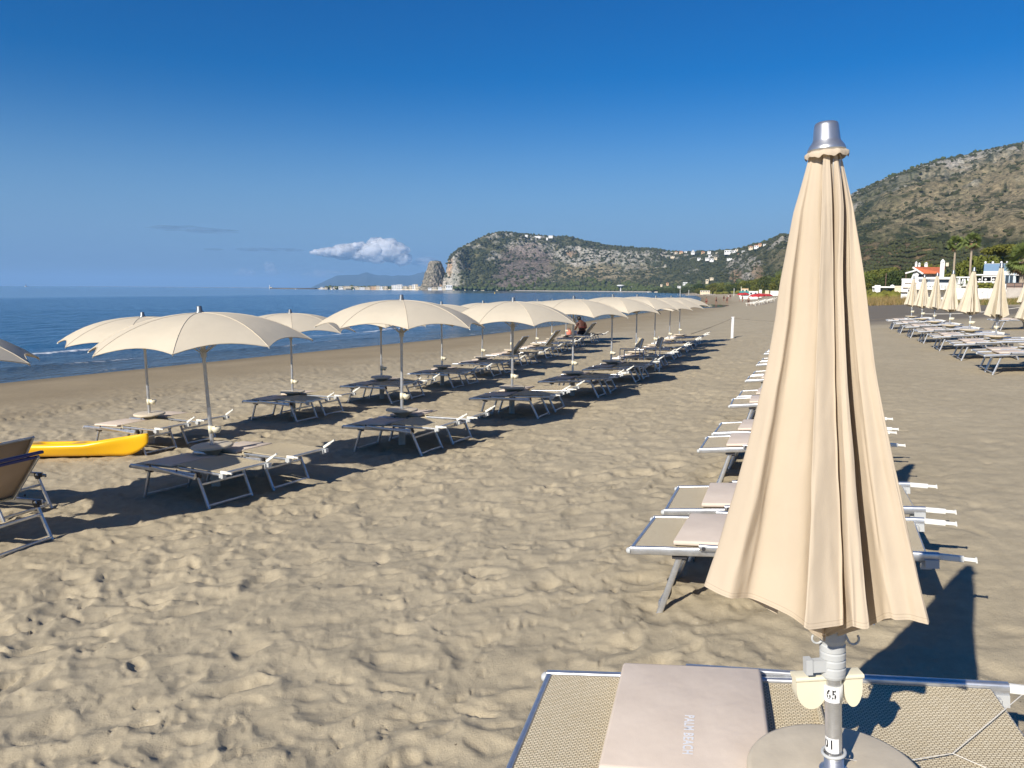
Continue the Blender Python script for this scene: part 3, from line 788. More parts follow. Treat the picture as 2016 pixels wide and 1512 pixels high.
def build_scrub():
    rs = np.random.RandomState(3)
    t = HL['t']; ok = (t > 0.02) & (t <= 1.0) & (HL['px'] < 2070)
    pr = (HL['spot'] * 0.85 + 0.06) * ok
    # grid cells shrink with distance, so weigh by the cell's length along the slope
    idx = rs.choice(pr.size, 15000, replace=False, p=(pr / pr.sum()).ravel())
    i, j = np.unravel_index(idx, pr.shape)
    pos = np.stack([HL['x'][i, j], HL['y'][i, j], HL['z'][i, j]], 1) + rs.randn(len(i), 3) * np.array([1.5, 1.5, 0])
    r = HL['r'][i, j]
    size = (0.9 + 2.4 * rs.rand(len(i)) ** 1.6) * np.clip(r / 1500, 0.55, 1.4)
    tag(link('scrub', scatter_blobs('scrub', pos, size, 1, 'leaf_shrub')), 'dark evergreen scrub dotted over the rocky hillsides', 'scrub', kind='stuff')
    # low woodland in the fold between the hills and along the foot
    m = (HL['t'] > 0.005) & (HL['t'] < 0.16) & (HL['px'] < 1560) & (HL['px'] > 905) & (rs.rand(*HL['t'].shape) < 0.035 * np.clip((HL['px'] - 850) / 300, 0.25, 1))
    i, j = np.nonzero(m)
    pos = np.stack([HL['x'][i, j], HL['y'][i, j], HL['z'][i, j]], 1); size = 2.5 + 4.0 * rs.rand(len(i))
    tag(link('far_woodland', scatter_blobs('far_woodland', pos, size, 1, 'leaf_dark', 0.9, 5)), 'dark green woodland along the foot of the far hills', 'woodland', kind='stuff')
    # trees on the skyline
    P = []
    for k in range(330):
        px = rs.choice([rs.uniform(960, 1300), rs.uniform(1300, 1550), rs.uniform(1680, 2030)])
        if px > 1650 and noise2(px / 23.0, 0.5, 88) < -0.05: continue
        a = az_of(px, 500); jj = int(np.argmin(np.abs(HL['az'] - a))); ii = int(np.argmax(np.where(HL['t'][:, jj] <= 1.01, HL['z'][:, jj] / HL['r'][:, jj], -1)))
        P.append((HL['x'][ii, jj], HL['y'][ii, jj], HL['z'][ii, jj]))
    tag(link('skyline_scrub', scatter_blobs('skyline_scrub', np.array(P), 0.9 + 2.8 * rs.rand(len(P)) ** 3, 2, 'leaf_dark', 0.9, 6)), 'small dark bushes along the skyline of the hills', 'scrub', kind='stuff')
    # terraced olive grove on the lower slope of the right hill
    P = []
    a = hill_at(1705, 548); 
    for u in range(34):
        for v in range(17):
            px = 1690 + u * 6.9 + v * 3.2 + rs.randn() * 0.7; py = 548 - v * 5.0 + rs.randn() * 0.5 - u * 0.6
            if px > 1900 or py < 478 + 0.0 * px: continue
            if rs.rand() < 0.12: continue
            P.append(hill_at(px, py))
    P = np.array([p[:] for p in P])
    tag(link('olive_grove', scatter_blobs('olive_grove', P, 1.25 + 0.4 * rs.rand(len(P)), 2, 'leaf_shrub', 0.9, 8)), 'olive trees planted in rows on the lower slope of the right hill', 'olive grove', kind='stuff')
build_scrub()

# ------------------------------------------------------------------ trees
def leaf_cloud(lobes, n, size, seed, flatness=0.5, jitter=0.25):
    """many small leaf clumps spread over and inside ellipsoid lobes: (cx,cy,cz,rx,ry,rz)"""
    rs = np.random.RandomState(seed)
    vol = np.array([l[3] * l[4] * l[5] for l in lobes]) ** 0.7; pick = rs.choice(len(lobes), n, p=vol / vol.sum())
    Lb = np.array(lobes)[pick]
    d = rs.randn(n, 3); d /= np.linalg.norm(d, axis=1)[:, None]
    rad = 0.55 + 0.45 * rs.rand(n) ** 0.5
    rad *= 1 + jitter * (noise2(d[:, 0] * 2 + pick * 7, d[:, 1] * 2 + d[:, 2] * 2, seed))
    c = Lb[:, :3] + d * Lb[:, 3:] * rad[:, None]
    # each clump: a small bent star of 2 quads, facing roughly outward
    nn = d + rs.randn(n, 3) * 0.55; nn[:, 2] += flatness; nn /= np.linalg.norm(nn, axis=1)[:, None]
    t1 = np.cross(nn, rs.randn(n, 3)); t1 /= np.linalg.norm(t1, axis=1)[:, None]; t2 = np.cross(nn, t1)
    s = size * (0.6 + 0.8 * rs.rand(n))[:, None]
    V = np.stack([c - t1 * s, c + t2 * s * 0.55 + nn * s * 0.25, c + t1 * s, c - t2 * s * 0.55 - nn * s * 0.1], 1)
    V2 = np.stack([c - t2 * s + nn * s * .3, c + nn * s * 0.6 + t1 * s * 0.4, c + t2 * s, c - nn * s * 0.5 - t1 * s * 0.4], 1)
    P = np.concatenate([V, V2], 1).reshape(-1, 3)
    F = np.concatenate([np.arange(4)[None], np.arange(4, 8)[None]], 0)[None] + (np.arange(n) * 8)[:, None, None]
    return P, F.reshape(-1, 4)
def round_tree(seed, n=1500):
    rs = random.Random(seed)
    lobes = []
    for k in range(rs.randint(7, 10)):
        a = rs.uniform(0, 6.28); q = rs.uniform(0.1, 0.62)
        lobes.append((q * math.cos(a), q * math.sin(a), rs.uniform(0.30, 0.80), rs.uniform(.22, .40), rs.uniform(.22, .40), rs.uniform(.13, .24)))
    lobes.append((0, 0, 0.62, .45, .45, .26)); lobes.append((0.1, 0, 0.28, .5, .5, .24))
    P, F = leaf_cloud(lobes, n, 0.052, seed)
    return mesh_np('crown', P, F, False)
def trunk_mesh(seed, top=0.6, r=0.03, spread=0.35, limbs=5):
    rs = random.Random(seed); mb = MB()
    lean = (rs.uniform(-.08, .08), rs.uniform(-.08, .08))
    pts = [(lean[0] * t, lean[1] * t, top * t * 0.75 - 0.02) for t in (0, .3, .6, 1)]
    mb.tube(pts, [r * 1.25, r, r * .85, r * .7], 7)
    for k in range(limbs):
        a = 6.28 * k / limbs + rs.uniform(-.4, .4); s = spread * rs.uniform(.6, 1)
        z0 = top * rs.uniform(.45, .75)
        mb.tube([(lean[0] * z0 / top, lean[1] * z0 / top, z0), (s * .5 * math.cos(a), s * .5 * math.sin(a), z0 + (top - z0) * .6), (s * math.cos(a), s * math.sin(a), top + .06)], [r * .5, r * .35, r * .15], 5)
    return mb.mesh('trunk')
CROWNS = [round_tree(100 + k) for k in range(6)]
TRUNKS = [trunk_mesh(200 + k) for k in range(3)]
for m_ in CROWNS: m_.materials.append(M['leaf_pine'])
for m_ in TRUNKS: m_.materials.append(M['bark'])
DARKC = [m_.copy() for m_ in CROWNS]
for m_ in DARKC: m_.materials.clear(); m_.materials.append(M['leaf_dark'])
def tree(px, top_py, rng, wide_px, label, group=None, dark=False, k=None, name='tree', base=None):
    d = ray(px, 570); x, y = d.x * rng, d.y * rng
    z = base if base is not None else gz(x, y)
    top = CAMZ + ray(px, top_py).z * rng
    h = top - z
    e = empty(name, (x, y, z - 0.05), rnd.uniform(0, 6.28))
    k = rnd.randrange(6) if k is None else k
    tag(e, label, 'tree', group)
    c = link('crown', (DARKC if dark else CROWNS)[k], e); t = link('trunk', TRUNKS[k % 3], e)
    w = wide_px / FOC * rng / 2 / 0.85 * (1.3 if rng < 400 else 1.0)
    c.scale = (w, w, h / 0.98); t.scale = (w, w, h / 0.98)
    return e
_ONES = ['', 'first', 'second', 'third', 'fourth', 'fifth', 'sixth', 'seventh', 'eighth', 'ninth', 'tenth', 'eleventh', 'twelfth', 'thirteenth', 'fourteenth', 'fifteenth', 'sixteenth', 'seventeenth', 'eighteenth', 'nineteenth']
def ORDW(i):
    n = i + 1
    if n < 20: return _ONES[n]
    t = {2: 'twenty', 3: 'thirty', 4: 'forty'}[n // 10]
    return {2: 'twentieth', 3: 'thirtieth', 4: 'fortieth'}[n // 10] if n % 10 == 0 else t + '-' + _ONES[n % 10]
# pine grove behind the beach houses, left part (seen just right of the folded parasol)
G1 = 'pines of the grove at the foot of the right hill'
G1T = (((1672, 528, 300, 42, 0), (1696, 533, 280, 40, 0), (1712, 529, 300, 44, 0), (1730, 526, 310, 46, 0), (1748, 523, 320, 50, 0), (1768, 527, 300, 44, 1), (1786, 525, 330, 46, 1),
                                   (1700, 548, 240, 40, 0), (1722, 549, 240, 44, 1), (1744, 544, 250, 46, 1), (1766, 543, 250, 44, 1), (1786, 540, 250, 42, 1), (1803, 520, 330, 40, 1), (1818, 511, 340, 44, 0), (1838, 517, 330, 40, 0),
                                   (1806, 552, 220, 40, 1), (1832, 549, 210, 36, 1), (1850, 546, 220, 44, 1), (1862, 535, 240, 44, 1), (1885, 530, 230, 50, 0), (1908, 528, 220, 48, 0), (1930, 532, 215, 46, 1)))
G1L = sorted((q[0], q[1]) for q in G1T)
for i, (px, tp, rg, wd, dk) in enumerate(G1T):
    tree(px, tp, rg, wd, f'{"dark" if dk else "light green"} rounded pine in the grove under the right hill, {ORDW(G1L.index((px, tp)))} from the left', G1, bool(dk))
G2 = 'large pines behind the blue fronted beach building'
G2T = (((1905, 507, 190, 54, 0), (1930, 500, 185, 58, 0), (1950, 512, 180, 50, 0), (1968, 497, 180, 60, 0), (1990, 505, 180, 54, 0), (2012, 500, 180, 50, 0), (1955, 530, 165, 50, 1), (1985, 528, 160, 50, 1), (2014, 530, 160, 46, 1), (1925, 540, 160, 40, 1)))
G2L = sorted((q[0], q[1]) for q in G2T)
for i, (px, tp, rg, wd, dk) in enumerate(G2T):
    tree(px, tp, rg, wd, f'large {"dark" if dk else "light green"} pine behind the blue fronted building, {ORDW(G2L.index((px, tp)))} from the left', G2, bool(dk))
# belt of pines at the back of the far beach
G3 = 'pines in the belt behind the far end of the beach'
rs_ = random.Random(11)
for i in range(64):
    px = 1552 - 172 * (i / 63.0) ** 0.9 + rs_.uniform(-3, 3)
    f_ = min(1.0, max(0.0, (px - 1380) / 172.0))
    rg = 430 + (1 - f_) * 330 + rs_.uniform(-40, 60)
    tp = 561 - 22 * f_ ** 1.3 + rs_.uniform(-4, 13)
    tree(px, tp, rg, rs_.uniform(24, 40), 'round dark green pine in the belt behind the far end of the beach', G3, rs_.random() < 0.3)
for i in range(30):
    px = 1300 + i * 3.2 + rs_.uniform(-3, 3)
    tree(px, 566 + rs_.uniform(-4, 3) , 1250 - i * 12, rs_.uniform(9, 15), 'small dark tree in the strip of wood on the far shore', 'trees in the strip of wood on the far shore', True)

# the big umbrella pine on the right edge
def umbrella_pine():
    rg = 175.0; d = ray(2006, 570); x, y = d.x * rg, d.y * rg; z = gz(x, y); s = rg / FOC
    e = empty('umbrella_pine', (x, y, z)); tag(e, 'tall flat topped umbrella pine with bare leaning limbs at the right edge', 'tree')
    top = CAMZ + ray(2006, 459).z * rg - z
    lobes = []
    rr = random.Random(4)
    for k in range(16):
        u = rr.uniform(-52, 60) * s; v = rr.uniform(-30, 30) * s
        lobes.append((u, v, top - 22 * s - 6 * s * abs(u / (50 * s)) + rr.uniform(-3, 3) * s, rr.uniform(10, 17) * s, rr.uniform(10, 16) * s, rr.uniform(4.5, 8) * s))
    P, F = leaf_cloud(lobes, 5200, 1.25 * s * 1.5, 9, 0.9)
    m = mesh_np('crown', P, F, False); m.materials.append(M['leaf_pine']); link('crown', m, e)
    mb = MB(); mb.tube([(8 * s, 0, -.5), (9 * s, 0, 30 * s), (6 * s, 0, top * .62)], [0.38, 0.32, 0.28], 8)
    mb.obj('trunk', M['bark'], e)
    for a, b in (((6 * s, 0, top * .60), (-40 * s, 3 * s, top - 24 * s)), ((6 * s, 0, top * .58), (-18 * s, -8 * s, top - 26 * s)), ((6 * s, 0, top * .60), (14 * s, 5 * s, top - 22 * s)), ((6 * s, 0, top * .55), (42 * s, 3 * s, top - 24 * s))):
        m_ = tuple((p + q) / 2 + o for p, q, o in zip(a, b, (0, 0, -3 * s)))
        MB().tube([a, m_, b], [.22, .16, .08], 6).obj('limb', M['bark'], e)
umbrella_pine()

# palms
def palm(px, top_py, rg, crown_px, label, skirt, fan=True, base_z_=None, seed=1, trunk_r=0.16, nfr=46):
    d = ray(px, 570); x, y = d.x * rg, d.y * rg; z = gz(x, y) if base_z_ is None else base_z_
    s = rg / FOC; top = CAMZ + ray(px, top_py).z * rg - z
    e = empty('palm_tree', (x, y, z)); tag(e, label, 'palm tree')
    hub = top - crown_px * 0.34 * s
    MB().tube([(0, 0, -.3), (0.05, 0, hub * .3), (-0.03, 0, hub * .65), (0, 0, hub)], [trunk_r * 1.4, trunk_r, trunk_r * .95, trunk_r * .9], 10).obj('trunk', M['palm_bark'], e)
    rr = random.Random(seed); R_ = crown_px / 2 * s
    def fronds(count, el0, el1, mat, nm, Ls, droop):
        protos = []
        for k in range(count):
            az = k * 2.39996 + rr.uniform(-.2, .2); el = R(el0 + (el1 - el0) * (k + .5) / count + rr.uniform(-6, 6)); Lf = R_ * Ls * rr.uniform(.85, 1.1)
            vs, fs = [], []
            ca, sa = math.cos(az), math.sin(az)
            def at(t):
                hx = Lf * t * math.cos(el); hz = Lf * t * math.sin(el) - droop * Lf * t * t
                return Vector((ca * hx, sa * hx, hub + hz))
            side = Vector((-sa, ca, 0))
            stem = at(0.45); 
            # fan of narrow leaflets from the end of the stem
            n = 13
            b0 = len(vs); w = 0.012 * Lf
            vs += [at(0) + side * w, at(0) - side * w, stem - side * w, stem + side * w]; fs.append((0, 1, 2, 3))
            fwd = (at(0.6) - at(0.4)).normalized(); up = side.cross(fwd); rl = rr.uniform(-1.2, 1.2)
            side = side * math.cos(rl) + up * math.sin(rl); up = side.cross(fwd)
            for q in range(n):
                th = R(-75 + 150 * q / (n - 1)) ; dr = (fwd * math.cos(th) + side * math.sin(th))
                Lq = Lf * 0.55 * (0.75 + .25 * math.cos(th)); mid = stem + dr * Lq * .55 + up * 0.03 * Lf
                tip = stem + dr * Lq - Vector((0, 0, 1)) * Lf * rr.uniform(.02, .12)
                sd = dr.cross(up).normalized() * Lf * 0.034
                b = len(vs); vs += [stem, mid + sd, tip, mid - sd]; fs.append((b, b + 1, b + 2, b + 3))
            m = bpy.data.meshes.new(nm); m.from_pydata([v[:] for v in vs], [], fs); m.materials.append(mat); link(nm, m, e)
    fronds(nfr, -50, 85, M['palm_leaf'], 'frond', 1.0, 0.10)
    if skirt: fronds(skirt, -88, -30, M['dead_frond'], 'dead_frond', 0.8, 0.25)
    return e
palm(1875, 466, 150, 33, 'slender tall palm, the left one of the pair behind the beach buildings', 12, seed=3, trunk_r=0.17)
palm(1907, 461, 145, 34, 'slender tall palm, the right one of the pair behind the beach buildings', 16, seed=5, trunk_r=0.17)
palm(2010, 484, 102, 62, 'stout palm with a thick skirt of dead brown fronds beside the blue fronted building', 46, seed=8, trunk_r=0.28, nfr=60)
palm(1901, 553, 112, 26, 'low young palm on the terrace between two folded parasols', 0, seed=12, trunk_r=0.12, nfr=22)
# ------------------------------------------------------------------ kits: a thing and its parts, copied with shared meshes
class Kit:
    def __init__(s): s.parts = []
    def add(s, name, me, mat=None, parent=None, label=None):
        if isinstance(me, MB): me = me.mesh(name)
        if mat is not None: me.materials.append(mat)
        s.parts.append((name, me, parent, label)); return len(s.parts) - 1
    def make(s, name, loc, rot=(0, 0, 0), scale=(1, 1, 1), label=None, cat=None, group=None, skip=()):
        e = empty(name, loc); e.rotation_euler = rot; e.scale = scale
        tag(e, label, cat, group); made = []
        for nm, me, par, lb in s.parts:
            if nm in skip: made.append(None); continue
            o = link(nm, me, e if par is None else made[par])
            if lb: o['label'] = lb
            made.append(o)
        return e, made

def bend_text(txt, size, boldness=0.0, xs=1.0, radius=None, font_space=1.0):
    cu = bpy.data.curves.new('lettering', 'FONT'); cu.body = txt; cu.size = size; cu.offset = boldness
    cu.align_x = 'CENTER'; cu.align_y = 'CENTER'; cu.space_character = font_space; cu.resolution_u = 3
    o = bpy.data.objects.new('lettering', cu); COL.objects.link(o)
    bpy.context.view_layer.update()
    me = bpy.data.meshes.new_from_object(o.evaluated_get(bpy.context.evaluated_depsgraph_get()))
    bpy.data.objects.remove(o); bpy.data.curves.remove(cu)
    for v in me.vertices: v.co.x *= xs
    me.materials.clear()
    return me

# ------------------------------------------------------------------ sun lounger
def rounded_box(c, d, r, seg=2, wob=0.0, seed=0):
    b = bmesh.new(); bmesh.ops.create_cube(b, size=1.0)
    for v in b.verts: v.co = Vector((v.co.x * d[0], v.co.y * d[1], v.co.z * d[2]))
    bmesh.ops.bevel(b, geom=list(b.edges), offset=r, segments=seg, profile=0.5, affect='EDGES')
    for v in b.verts: v.co += Vector(c)
    me = bpy.data.meshes.new('part'); b.to_mesh(me); b.free()
    me.polygons.foreach_set('use_smooth', [True] * len(me.polygons)); return me
def sheet(x0, x1, z0, z1, hw, sag, nx=14, ny=8, th=0.004, fn=None):
    """a taut fabric panel with a slight sag and real thickness"""
    xs = np.linspace(0, 1, nx); ys = np.linspace(-1, 1, ny); V = []
    for s_ in (1, -1):
        for a in xs:
            for b in ys:
                x = x0 + (x1 - x0) * a; z = z0 + (z1 - z0) * a - sag * (1 - b * b) * math.sin(math.pi * min(1, max(0, a))) + s_ * th / 2
                p = (x, b * hw, z); V.append(fn(p) if fn else p)
    F = []; n = nx * ny
    for i in range(nx - 1):
        for j in range(ny - 1):
            a = i * ny + j; F.append((a, a + ny, a + ny + 1, a + 1)); F.append((n + a + 1, n + a + ny + 1, n + a + ny, n + a))
    for i in range(nx - 1):
        for j in (0, ny - 1):
            a = i * ny + j; F.append((a, a + ny, n + a + ny, n + a))
    for j in range(ny - 1):
        for i in (0, nx - 1):
            a = i * ny + j; F.append((a, a + 1, n + a + 1, n + a))
    me = bpy.data.meshes.new('sling'); me.from_pydata(V, [], F); me.update()
    b = bmesh.new(); b.from_mesh(me); bmesh.ops.recalc_face_normals(b, faces=b.faces); b.to_mesh(me); b.free()
    return me
def lounger_kit(raise_deg=0, text=False, navy=False, cushion=True, far=False, low=False, bl=1.0, ho=0.0, back=None):
    K = Kit(); seg = 3 if not far else 2
    hx, hz = 0.10 + ho, 0.395; back = back or M['sling']
    ca, sa = math.cos(R(raise_deg)), math.sin(R(raise_deg))
    def rt(p):
        x, y, z = p
        dx, dz = (x - hx) * bl, z - hz
        return (hx + dx * ca - dz * sa, y, hz + dx * sa + dz * ca)
    def bar(name, p0, p1, w, h, mat=M['alu'], rr=.3, par=None):
        mb = MB(); mb.bar(p0, p1, w, h, rr, seg=seg); return K.add(name, mb, mat, par)
    for s in (-1, 1):
        bar('frame_rail', (-0.945, s * .325, .372), (.44, s * .325, .345), .026, .052) if low else bar('frame_rail', (-0.945, s * .325, .368), (.12 + ho, s * .325, .385), .026, .052)
    bar('foot_bar', (-.935, -.312, .368), (-.935, .312, .368), .026, .044)
    for s in (-1, 1):
        mb = MB(); mb.tube([(-.945, s * .325, .365), (-.962, s * .325, .365), (-.974, s * .325, .365)], [.021, .021, .012], 10); K.add('end_cap', mb, M['grey_plastic'])
    K.add('seat_sling', sheet(-.918, .09 + ho, .385, .397, .306, .012), M['sling'])
    for s in (-1, 1):
        a = bar('side_arm', (-.46, s * .354, .395), (.46, s * .354, .325), .024, .038) if low else bar('side_arm', (-.46 + ho * .9, s * .354, .412), (.16 + ho * .9, s * .354, .400), .024, .038)
        mb = MB(); mb.tube([(-.43 + ho * .9, s * .365, .41), (-.43 + ho * .9, s * .374, .41)], .013, 10); mb.tube([(.13 + ho * .9, s * .365, .392), (.13 + ho * .9, s * .374, .392)], .013, 10); K.add('bolt', mb, M['dark_plastic'], a)
    # head section
    for s in (-1, 1):
        if low: bar('head_rail', rt((.06, s * .285, .400)), rt((.93, s * .285, .375)), .022, .032)
        else: bar('head_rail', rt((.06 + ho, s * .322, .412)), rt((.97, s * .322, .405)), .030, .052)
    bar('head_bar', rt((.90, -.305, .39)), rt((.90, .305, .39)), .026, .03, M['navy'] if navy else M['alu'])
    if navy:
        bar('edge_strip', rt((.945, -.34, .412)), rt((.945, .34, .412)), .055, .030, M['navy'])
    K.add('back_sling', sheet(.03 + ho, .90, .440 if low else .412, .402 if low else .412, .302, .016, fn=rt), back)
    mb = MB(); mb.tube([rt((.05 + ho, -.30, .418)), rt((.05 + ho, .30, .418))], .012, 8); K.add('hem', mb, M['sling'])
    # adjusting clips at the head end
    for s in (-1, 1):
        mb = MB(); y = s * (.30 if low else .322)
        if raise_deg: continue
        dxx = -.06 if low else 0
        p = (lambda x, z, dy=0: rt((x + dxx, y + dy, z + (x - .96) * (.55 if s > 0 else .05)))) if low else (lambda x, z, dy=0: rt((x, y + dy, z)))
        mb.bar(p(.965, .410), p(1.10, .400), .020, .034, .25, seg=2)
        mb.bar(p(1.09, .402), p(1.17, .396), .012, .020, .25, seg=2)
        mb.bar(p(1.165, .410), p(1.168, .384), .018, .010, .25, seg=2)
        c = K.add('locking_clip', mb, M['white_plastic'])
        mb = MB(); mb.box(rt((.93, y, .372)), (.075, .045, .045), ry=-R(raise_deg)); mb.box(rt((.90, y - s * .03, .36)), (.06, .03, .06), ry=-R(raise_deg)); K.add('clip_block', mb, M['grey_plastic'], c)
    # legs: two splayed frames with foot bars sunk in the sand
    for s in (-1, 1):
        bar('leg', (-.60, s * .285, .352), (-.79, s * .285, -.06), .024, .042)
    bar('crossbar', (-.775, -.285, .02), (-.775, .285, .02), .02, .03)
    for s in (-1, 1):
        bar('leg', (.40, s * .285, .362), (.60, s * .285, -.05), .024, .042)
    bar('crossbar', (.585, -.285, .0), (.585, .285, .0), .022, .034)
    bar('crossbar', (.465, -.285, .235), (.465, .285, .235), .02, .03)
    for x in (-.61, .41):
        for s in (-1, 1):
            mb = MB(); mb.box((x, s * .295, .345), (.10, .03, .05)); mb.box((x + .02, s * .275, .325), (.05, .03, .04)); K.add('bracket', mb, M['dark_plastic'])
    if cushion:
        c = K.add('cushion', rounded_box((-.285, -.02, .430), (.60, .66, .05), .016, 3) if text else rounded_box((-.39, 0, .414), (.52, .60, .030), .011, 3) if not low else rounded_box((-.42, 0, .412), (.62, .575, .032), .012, 2), M['cushion'])
        if text:
            me = bend_text('PALM BEACH', .050, .0016, .68, font_space=1.12)
            # reads towards the near side of the lounger
            for v in me.vertices:
                x, y = v.co.x, v.co.y
                v.co = Vector((-.277 + y, -.150 - x, .4562))
            K.add('lettering', me, M['silver_print'], c)
    return K
KIT_FLAT = lounger_kit(low=True); KIT_RAIL = lounger_kit(); KIT_NEAR = lounger_kit(text=True, ho=.17); KIT_UP = lounger_kit(48, low=True); KIT_UP_NAVY = lounger_kit(47, navy=True, low=True, bl=.72, back=M['sling_shaded']); KIT_UP2 = lounger_kit(54, low=True, bl=.62, back=M['sling_shaded'])
HEADDIR = R(-20.9)
def lounger(kit, x, y, label, group, ang=HEADDIR, scale=(.87, 1.06, 1.0)):
    ux, uy = math.cos(ang), math.sin(ang)
    zf = gz(x - .75 * ux, y - .75 * uy); zh = gz(x + .58 * ux, y + .58 * uy)
    pitch = math.atan2(zh - zf, 1.33)
    z = gz(x, y) + 0.0
    zc = zf + (zh - zf) * .75 / 1.33
    e, parts = kit.make('sun_lounger', (x, y, zc + .02), (0, -pitch, ang), scale, label, 'sun lounger', group)
    return e

# ------------------------------------------------------------------ parasols
def gore_canopy(Rr, drop, nt=9, ns=8, lift=0.0):
    V, F, n = [], [], 0
    H = 0.0
    def rib(a, t):
        r = Rr * t
        return np.array([r * math.cos(a), r * math.sin(a), -drop * (0.10 * t + 0.90 * t ** 2.6)])
    for k in range(8):
        a0, a1 = k * math.pi / 4, (k + 1) * math.pi / 4
        for i in range(nt + 1):
            for j in range(ns + 1):
                s = j / ns; sc = 4 * s * (1 - s)
                t = 0.035 + (1 - 0.035) * i / nt
                t2 = t * (1 - 0.060 * sc * (i / nt) ** 2)
                p = rib(a0, t2) * (1 - s) + rib(a1, t2) * s
                bul = 1 + 0.010 * sc * (1 - (i / nt) ** 2)
                V.append((p[0] * bul, p[1] * bul, p[2] + 0.012 * sc * (i / nt) * Rr))
        b = k * (nt + 1) * (ns + 1)
        for i in range(nt):
            for j in range(ns):
                a = b + i * (ns + 1) + j
                F.append((a, a + ns + 1, a + ns + 2, a + 1))
    return V, F
def open_kit(canvas, Rr=1.32, H=2.22, drop=0.41, far=False):
    K = Kit()
    V, F = gore_canopy(Rr, drop)
    V = [(x, y, z + H) for x, y, z in V]
    me = bpy.data.meshes.new('canopy'); me.from_pydata(V, [], F); me.polygons.foreach_set('use_smooth', [True] * len(F)); me.update()
    c = K.add('canopy', me, canvas)
    # seams over the ribs, then the hem binding
    mb = MB()
    for k in range(8):
        b = k * 90
        mb.tube([(V[b + i * 9][0], V[b + i * 9][1], V[b + i * 9][2] + .002) for i in range(10)], 0.0045, 4, cap=False)
    K.add('seam', mb, M['table'], c)
    mb = MB()
    for k in range(8):
        b = k * 10 * 9 + 9 * 9
        mb.tube([V[b + j] for j in range(9)], 0.006, 4, cap=False)
    K.add('hem', mb, canvas, c)
    for k in range(8):
        a = k * math.pi / 4
        mb = MB(); pts = []
        for i in range(8):
            t = .04 + .965 * i / 7
            pts.append((Rr * t * math.cos(a), Rr * t * math.sin(a), H - .012 - drop * (0.10 * t + 0.90 * t ** 2.6)))
        mb.tube(pts, .007, 5); r = K.add('rib', mb, M['alu_dark'])
        t = .45
        MBs = MB(); MBs.tube([(.03 * math.cos(a), .03 * math.sin(a), H - .50), (Rr * t * math.cos(a), Rr * t * math.sin(a), H - .02 - drop * (0.10 * t + .90 * t ** 2.6))], .006, 5)
        K.add('strut', MBs, M['alu_dark'], r)
    mb = MB(); mb.lathe([(0, H + .082), (.024, H + .082), (.030, H + .076), (.037, H + .022), (.052, H + .006), (.056, H - .012)], 16); K.add('cap', mb, M['cap_far'])
    mb = MB(); mb.lathe([(.033, H - .56), (.036, H - .55), (.036, H - .46), (.03, H - .45)], 12); K.add('runner', mb, M['grey_plastic'])
    mb = MB(); mb.tube([(0, 0, 1.02), (0, 0, H)], .021, 14); K.add('upper_pole', mb, M['alu_dark'])
    mb = MB(); mb.tube([(0, 0, .50), (0, 0, 1.03)], .0255, 14); K.add('lower_pole', mb, M['alu'])
    mb = MB(); mb.lathe([(.027, .80), (.03, .80), (.03, .70), (.027, .70)], 14)
    mb.lathe([(.001, .695), (.03, .70), (.055, .735), (.058, .775), (.001, .775)], 12, (.07, 0, 0)); mb.box((.033, 0, .765), (.05, .05, .05)); cl = K.add('cup_holder', mb, M['cream_plastic'])
    mb = MB(); mb.lathe([(.03, .553), (.235, .553), (.25, .547), (.254, .535), (.25, .522)], 32); K.add('table_top', mb, M['table'])
    mb = MB(); mb.lathe([(.25, .522), (.19, .512), (.11, .47), (.065, .43), (.055, .41)], 32); K.add('table_cone', mb, M['table_under'])
    mb = MB(); mb.bar((0, 0, -.15), (0, 0, .43), .105, .085, .35, up=(0, 1, 0), seg=4); K.add('socket_post', mb, M['base_post'])
    return K
KIT_OPEN = open_kit(M['canvas'])
KIT_RED = open_kit(M['red_canvas'], 1.5, 2.3, .68)

# folded canopy: the hem as seen from above, fold by fold, closed curve (pole at the origin, camera towards -y)
HEM = [(-.322, .050, 1), (-.300, -.010, .98), (-.272, -.036, .95), (-.240, -.016, .92), (-.205, -.014, .9), (-.150, -.062, .85), (-.100, -.080, .62), (-.055, -.070, .25), (-.030, -.060, .05), (-.045, -.100, .4),
       (-.132, -.200, 1), (-.128, -.214, 1), (-.080, -.206, 1), (-.042, -.198, 1), (-.036, -.196, 1), (-.044, -.100, .4), (-.030, -.040, .1), (-.022, -.045, .1), (-.020, -.120, .5), (-.016, -.205, 1), (-.006, -.218, 1), (.014, -.224, 1), (.024, -.214, 1),
       (.024, -.130, .6), (.016, -.048, .1), (.038, -.030, .1), (.068, -.060, .3), (.086, -.140, .8), (.092, -.172, 1), (.104, -.186, 1), (.135, -.190, 1), (.156, -.208, 1), (.170, -.216, 1), (.178, -.198, 1), (.150, -.085, .6), (.090, -.020, .3), (.150, .002, .5),
       (.262, .060, 1), (.255, .078, 1), (.120, .060, .4), (.080, .070, .3), (.120, .180, .8), (.125, .262, 1), (.108, .258, 1), (.045, .110, .4), (.000, .070, .3), (-.060, .120, .5), (-.120, .245, 1),
       (-.142, .240, 1), (-.110, .110, .5), (-.080, .055, .3), (-.130, .080, .5), (-.240, .150, 1), (-.256, .138, 1), (-.150, .050, .5), (-.130, .030, .45), (-.200, .052, .7)]
def catmull(P, sub):
    P = np.array(P, float); n = len(P); out = []
    for i in range(n):
        p0, p1, p2, p3 = P[i - 1], P[i], P[(i + 1) % n], P[(i + 2) % n]
        for k in range(sub):
            t = k / sub
            out.append(0.5 * ((2 * p1) + (p2 - p0) * t + (2 * p0 - 5 * p1 + 4 * p2 - p3) * t * t + (3 * p1 - p0 - 3 * p2 + p3) * t ** 3))
    return np.array(out)
